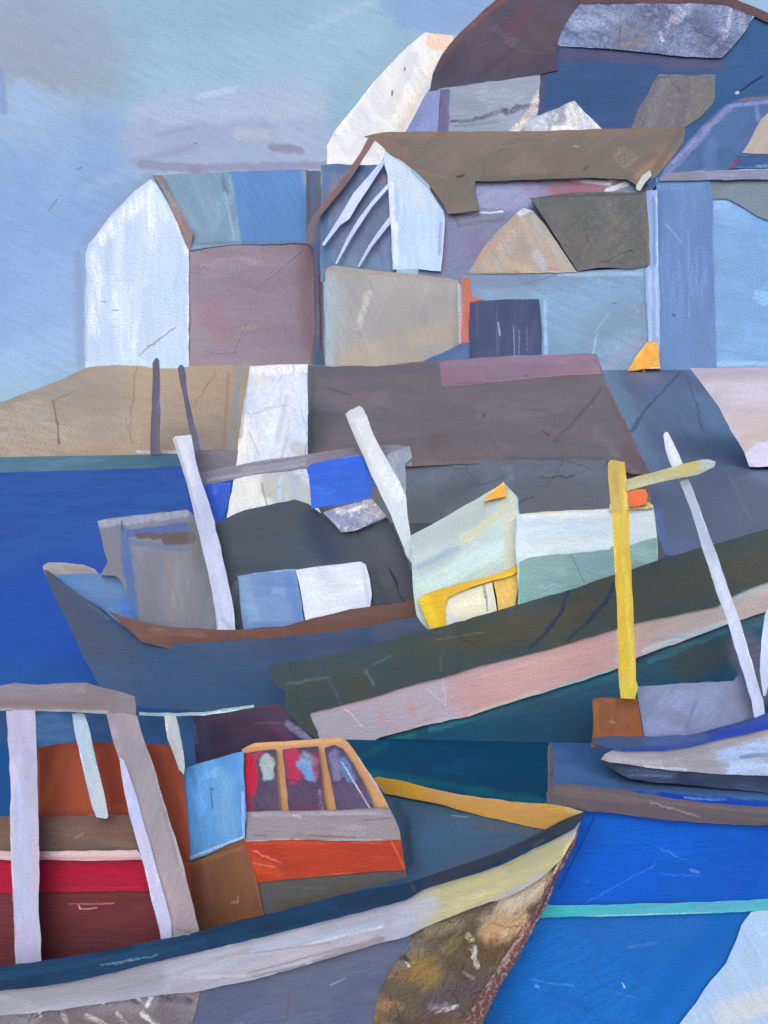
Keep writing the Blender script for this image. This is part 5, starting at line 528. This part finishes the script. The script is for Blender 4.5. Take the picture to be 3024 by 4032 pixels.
for q, s in (([(962, 2966), (1020, 2956), (1084, 2950), (1092, 3060), (1104, 3192), (1000, 3196), (970, 3196), (964, 3080)], [(980, 2990, 986, 3110, 26, 9, (184, 22, 62), 1, .2, .5), (970, 3120, 985, 3190, 16, 10, (150, 40, 70), .7, .5), (1050, 2990, 1056, 3056, 24, 7, (150, 174, 182), 1, .1, .6), (1010, 2975, 1020, 2965, 14, 8, (172, 50, 90), .7), (1030, 3140, 1080, 3160, 30, 16, (86, 78, 104), .8, .5)]),
             ([(1112, 2952), (1180, 2944), (1252, 2938), (1260, 3000), (1270, 3100), (1286, 3190), (1200, 3192), (1138, 3192), (1126, 3090)], [(1150, 2970, 1160, 3060, 28, 9, (168, 46, 86), .95, .2), (1190, 3010, 1226, 3050, 24, 8, (104, 146, 208), 1, .1, .6), (1200, 2980, 1230, 3000, 20, 10, (140, 160, 190), .7), (1240, 2970, 1244, 3060, 12, 8, (150, 44, 90), .7, .5), (1160, 3120, 1260, 3130, 40, 20, (84, 66, 98), .8), (1150, 3180, 1260, 3180, 8, 6, (110, 40, 70), .6), (1262, 3110, 1270, 3180, 8, 4, (150, 130, 160), .5, .8, 1)]),
             ([(1278, 2944), (1316, 2932), (1350, 2948), (1392, 3010), (1432, 3080), (1476, 3182), (1400, 3186), (1324, 3188), (1308, 3100), (1290, 3020)], [(1310, 2970, 1330, 3060, 18, 10, (120, 120, 168), .8), (1350, 3000, 1380, 3060, 20, 10, (98, 136, 200), .85, .4), (1340, 3110, 1420, 3150, 40, 18, (84, 76, 114), .85), (1345, 3000, 1455, 3180, 3, 1.5, (210, 214, 230), .8, .5)])):
    pn(wh, 'window', q, 10.3, (76, 68, 96), (66, 60, 92), th=.05, off=.02, a=60, amt=.8, imp=.2, st=s, rough=.35)
pn(wh, 'window_sill', [(968, 3198), (1100, 3192), (1300, 3190), (1532, 3180), (1556, 3226), (1574, 3270), (1578, 3312), (1400, 3312), (1200, 3306), (966, 3316), (972, 3250)], 10.3, (136, 132, 146), (128, 126, 136), th=.1, off=.04, a=1, amt=.8, bump=.9, st=[(1000, 3208, 1500, 3200, 7, 5, (156, 156, 176), .8), (1430, 3230, 1540, 3220, 3, 2, (106, 88, 98), .6), (1220, 3290, 1400, 3298, 3, 2, (104, 74, 80), .7), (1000, 3290, 1050, 3292, 3, 2, (100, 74, 84), .6), (1156, 3210, 1180, 3214, 4, 2, (200, 206, 220), .7, .5), (980, 3312, 1500, 3306, 3, 1.5, (160, 166, 182), .7)])
pn(wh, 'orange_band', [(964, 3316), (1100, 3308), (1200, 3308), (1300, 3312), (1400, 3314), (1576, 3306), (1584, 3340), (1594, 3410), (1596, 3426), (1480, 3432), (1400, 3438), (1200, 3456), (1018, 3476), (990, 3420)], 10.3, (166, 60, 42), (152, 54, 40), th=.1, off=.05, a=2, amt=.8, bump=.9, st=[(1000, 3400, 1100, 3440, 26, 18, (190, 74, 40), .7), (1000, 3352, 1110, 3402, 4, 2, (206, 110, 116), .8, .3, .8), (1000, 3400, 1080, 3414, 3, 2, (206, 116, 116), .7, .3), (1100, 3400, 1130, 3450, 14, 10, (150, 56, 60), .7, .5), (1000, 3320, 1500, 3318, 6, 4, (184, 70, 44), .7), (1250, 3350, 1560, 3340, 14, 10, (156, 58, 42), .6), (1540, 3310, 1592, 3420, 4, 2.5, (200, 100, 70), .6)])
pn(wh, 'lower_panel', [(1012, 3474), (1200, 3456), (1400, 3437), (1598, 3424), (1610, 3480), (1620, 3640), (1050, 3760), (1040, 3600), (1024, 3530)], 10.3, (82, 86, 88), (88, 82, 78), th=.1, off=.03, a=-4, amt=.9, bump=.9, st=[(1050, 3520, 1060, 3590, 16, 10, (86, 92, 108), .7), (1100, 3560, 1500, 3500, 20, 14, (92, 82, 74), .7), (1100, 3480, 1560, 3440, 10, 7, (78, 84, 92), .7), (1500, 3500, 1590, 3480, 14, 9, (90, 80, 74), .6)])
pn(wh, 'brown_locker', [(728, 3404), (800, 3378), (900, 3340), (962, 3312), (972, 3340), (996, 3420), (1014, 3476), (1026, 3540), (1046, 3620), (1040, 3760), (760, 3760), (770, 3560), (745, 3480)], 10.3, (118, 80, 62), (110, 78, 64), th=.3, off=.06, a=80, amt=.8, bump=.9, st=[(770, 3400, 790, 3600, 20, 14, (112, 68, 50), .7), (900, 3420, 960, 3600, 40, 30, (114, 74, 50), .6), (780, 3640, 1020, 3600, 14, 9, (126, 84, 44), .7), (950, 3330, 1010, 3420, 8, 6, (136, 80, 60), .7), (912, 3556, 936, 3552, 5, 3, (160, 120, 116), .7), (750, 3405, 950, 3340, 6, 4, (142, 102, 66), .7), (1000, 3440, 1036, 3600, 6, 4, (150, 84, 62), .7), (936, 3530, 938, 3552, 3, 2, (160, 122, 118), .7)])
pn(wh, 'blue_door', [(712, 3038), (740, 3020), (770, 3010), (860, 2985), (920, 2966), (958, 2958), (960, 3060), (970, 3180), (964, 3300), (900, 3322), (820, 3364), (748, 3390), (742, 3300), (728, 3180)], 10.3, (92, 156, 224), (80, 138, 206), th=.25, off=.08, a=80, amt=.9, imp=.06, bump=1, st=[
    (740, 3060, 760, 3300, 22, 12, (88, 160, 236), .7), (830, 3100, 836, 3180, 3, 1.5, (56, 86, 120), .8, .1), (834, 3104, 840, 3110, 4, 2, (70, 80, 100), .8, .1), (880, 3060, 900, 3260, 40, 30, (110, 160, 208), .7), (740, 3380, 960, 3296, 5, 3, (176, 206, 236), .85, .4), (900, 3000, 920, 3020, 34, 24, (84, 142, 206), .6), (955, 3120, 960, 3290, 5, 3, (160, 200, 240), .7), (800, 3060, 850, 3040, 16, 10, (120, 176, 232), .7, .7, 1)])
# gantry
g = pn(t, 'gantry', [(-900, 2700), (-30, 2704), (60, 2688), (150, 2697), (240, 2690), (340, 2688), (400, 2706), (470, 2722), (531, 2742), (536, 2840), (420, 2812), (300, 2804), (140, 2800), (-30, 2798), (-900, 2800)], 9.65, (148, 142, 154), (138, 132, 142), th=.25, a=1, amt=.8, weave=2.4, st=[(0, 2706, 330, 2700, 10, 7, (150, 150, 172), .7), (0, 2770, 400, 2776, 12, 8, (140, 122, 124), .7), (0, 2794, 420, 2804, 6, 4, (184, 190, 196), .8, .4), (480, 2750, 530, 2800, 20, 12, (142, 146, 152), .7)])
pn(g, 'leg', [(24, 2800), (60, 2798), (138, 2797), (142, 2900), (146, 3000), (150, 3200), (154, 3400), (152, 3600), (162, 3700), (158, 3900), (62, 3900), (58, 3700), (50, 3500), (40, 3300), (42, 3100), (34, 2950)], 9.6, (166, 172, 208), (174, 170, 200), th=.2, off=.02, a=88, amt=.8, bump=.9, st=[(60, 2820, 100, 3000, 30, 20, (160, 166, 204), .6), (70, 3100, 90, 3600, 30, 24, (164, 180, 222), .6), (136, 3300, 142, 3500, 7, 5, (190, 160, 180), .6), (110, 3650, 110, 3780, 34, 24, (172, 168, 212), .7), (44, 3000, 52, 3500, 5, 3, (190, 190, 196), .6), (152, 3680, 156, 3780, 5, 4, (196, 176, 176), .6)], label='upright lilac-white left leg of the gantry')
pn(g, 'leg', [(418, 2808), (480, 2806), (540, 2818), (556, 2880), (580, 2950), (606, 3020), (634, 3120), (664, 3220), (700, 3330), (726, 3420), (744, 3500), (764, 3580), (784, 3660), (790, 3820), (660, 3820), (640, 3650), (610, 3540), (572, 3400), (544, 3290), (510, 3180), (492, 3080), (470, 2990), (440, 2900)], 9.6, (146, 142, 154), (136, 134, 148), th=.22, off=.01, a=-74, amt=.9, bump=.9, st=[(470, 2830, 520, 2960, 26, 16, (140, 134, 148), .7), (560, 3060, 620, 3200, 20, 14, (138, 142, 148), .7), (600, 3000, 730, 3450, 6, 4, (166, 170, 172), .6, .5), (680, 3500, 720, 3640, 34, 22, (156, 140, 156), .7), (640, 3440, 690, 3600, 10, 7, (168, 152, 164), .6), (640, 3180, 700, 3400, 5, 4, (120, 118, 140), .6), (740, 3480, 780, 3660, 8, 5, (160, 136, 146), .6), (660, 3280, 600, 3360, 3, 2, (170, 140, 136), .7, .2), (700, 3660, 750, 3668, 9, 6, (120, 112, 118), .6), (440, 2840, 450, 2900, 10, 6, (160, 150, 176), .6)], label='leaning grey right leg of the gantry')
pn(g, 'leg_facing', [(470, 2980), (490, 2996), (512, 3060), (540, 3140), (562, 3230), (592, 3320), (616, 3420), (652, 3540), (676, 3640), (680, 3780), (644, 3780), (628, 3660), (600, 3560), (570, 3420), (546, 3340), (512, 3220), (490, 3120), (478, 3050)], 9.6, (174, 184, 224), (184, 184, 222), th=.22, off=.025, a=-74, amt=.8, wob=1, label='lilac-white strip along the inner edge of the grey leg')
pn(g, 'strut', [(284, 2812), (308, 2806), (332, 2810), (346, 2850), (362, 2920), (382, 3010), (402, 3090), (416, 3150), (426, 3214), (420, 3224), (380, 3218), (364, 3180), (346, 3110), (328, 3030), (308, 2940), (292, 2870)], 9.75, (164, 188, 212), (172, 186, 204), th=.1, a=-76, amt=.8, label='light blue thin slanting strut left of the grey leg', st=[(300, 2830, 330, 2960, 12, 8, (160, 184, 222), .7), (390, 3100, 410, 3210, 10, 7, (184, 192, 196), .7)])
pn(g, 'strut', [(648, 2820), (664, 2814), (692, 2818), (706, 2870), (720, 2950), (728, 3020), (724, 3050), (704, 3030), (684, 2970), (660, 2910)], 9.95, (186, 192, 194), (166, 180, 196), th=.1, a=-78, amt=.8, label='short pale strut between the gantry and the blue door')
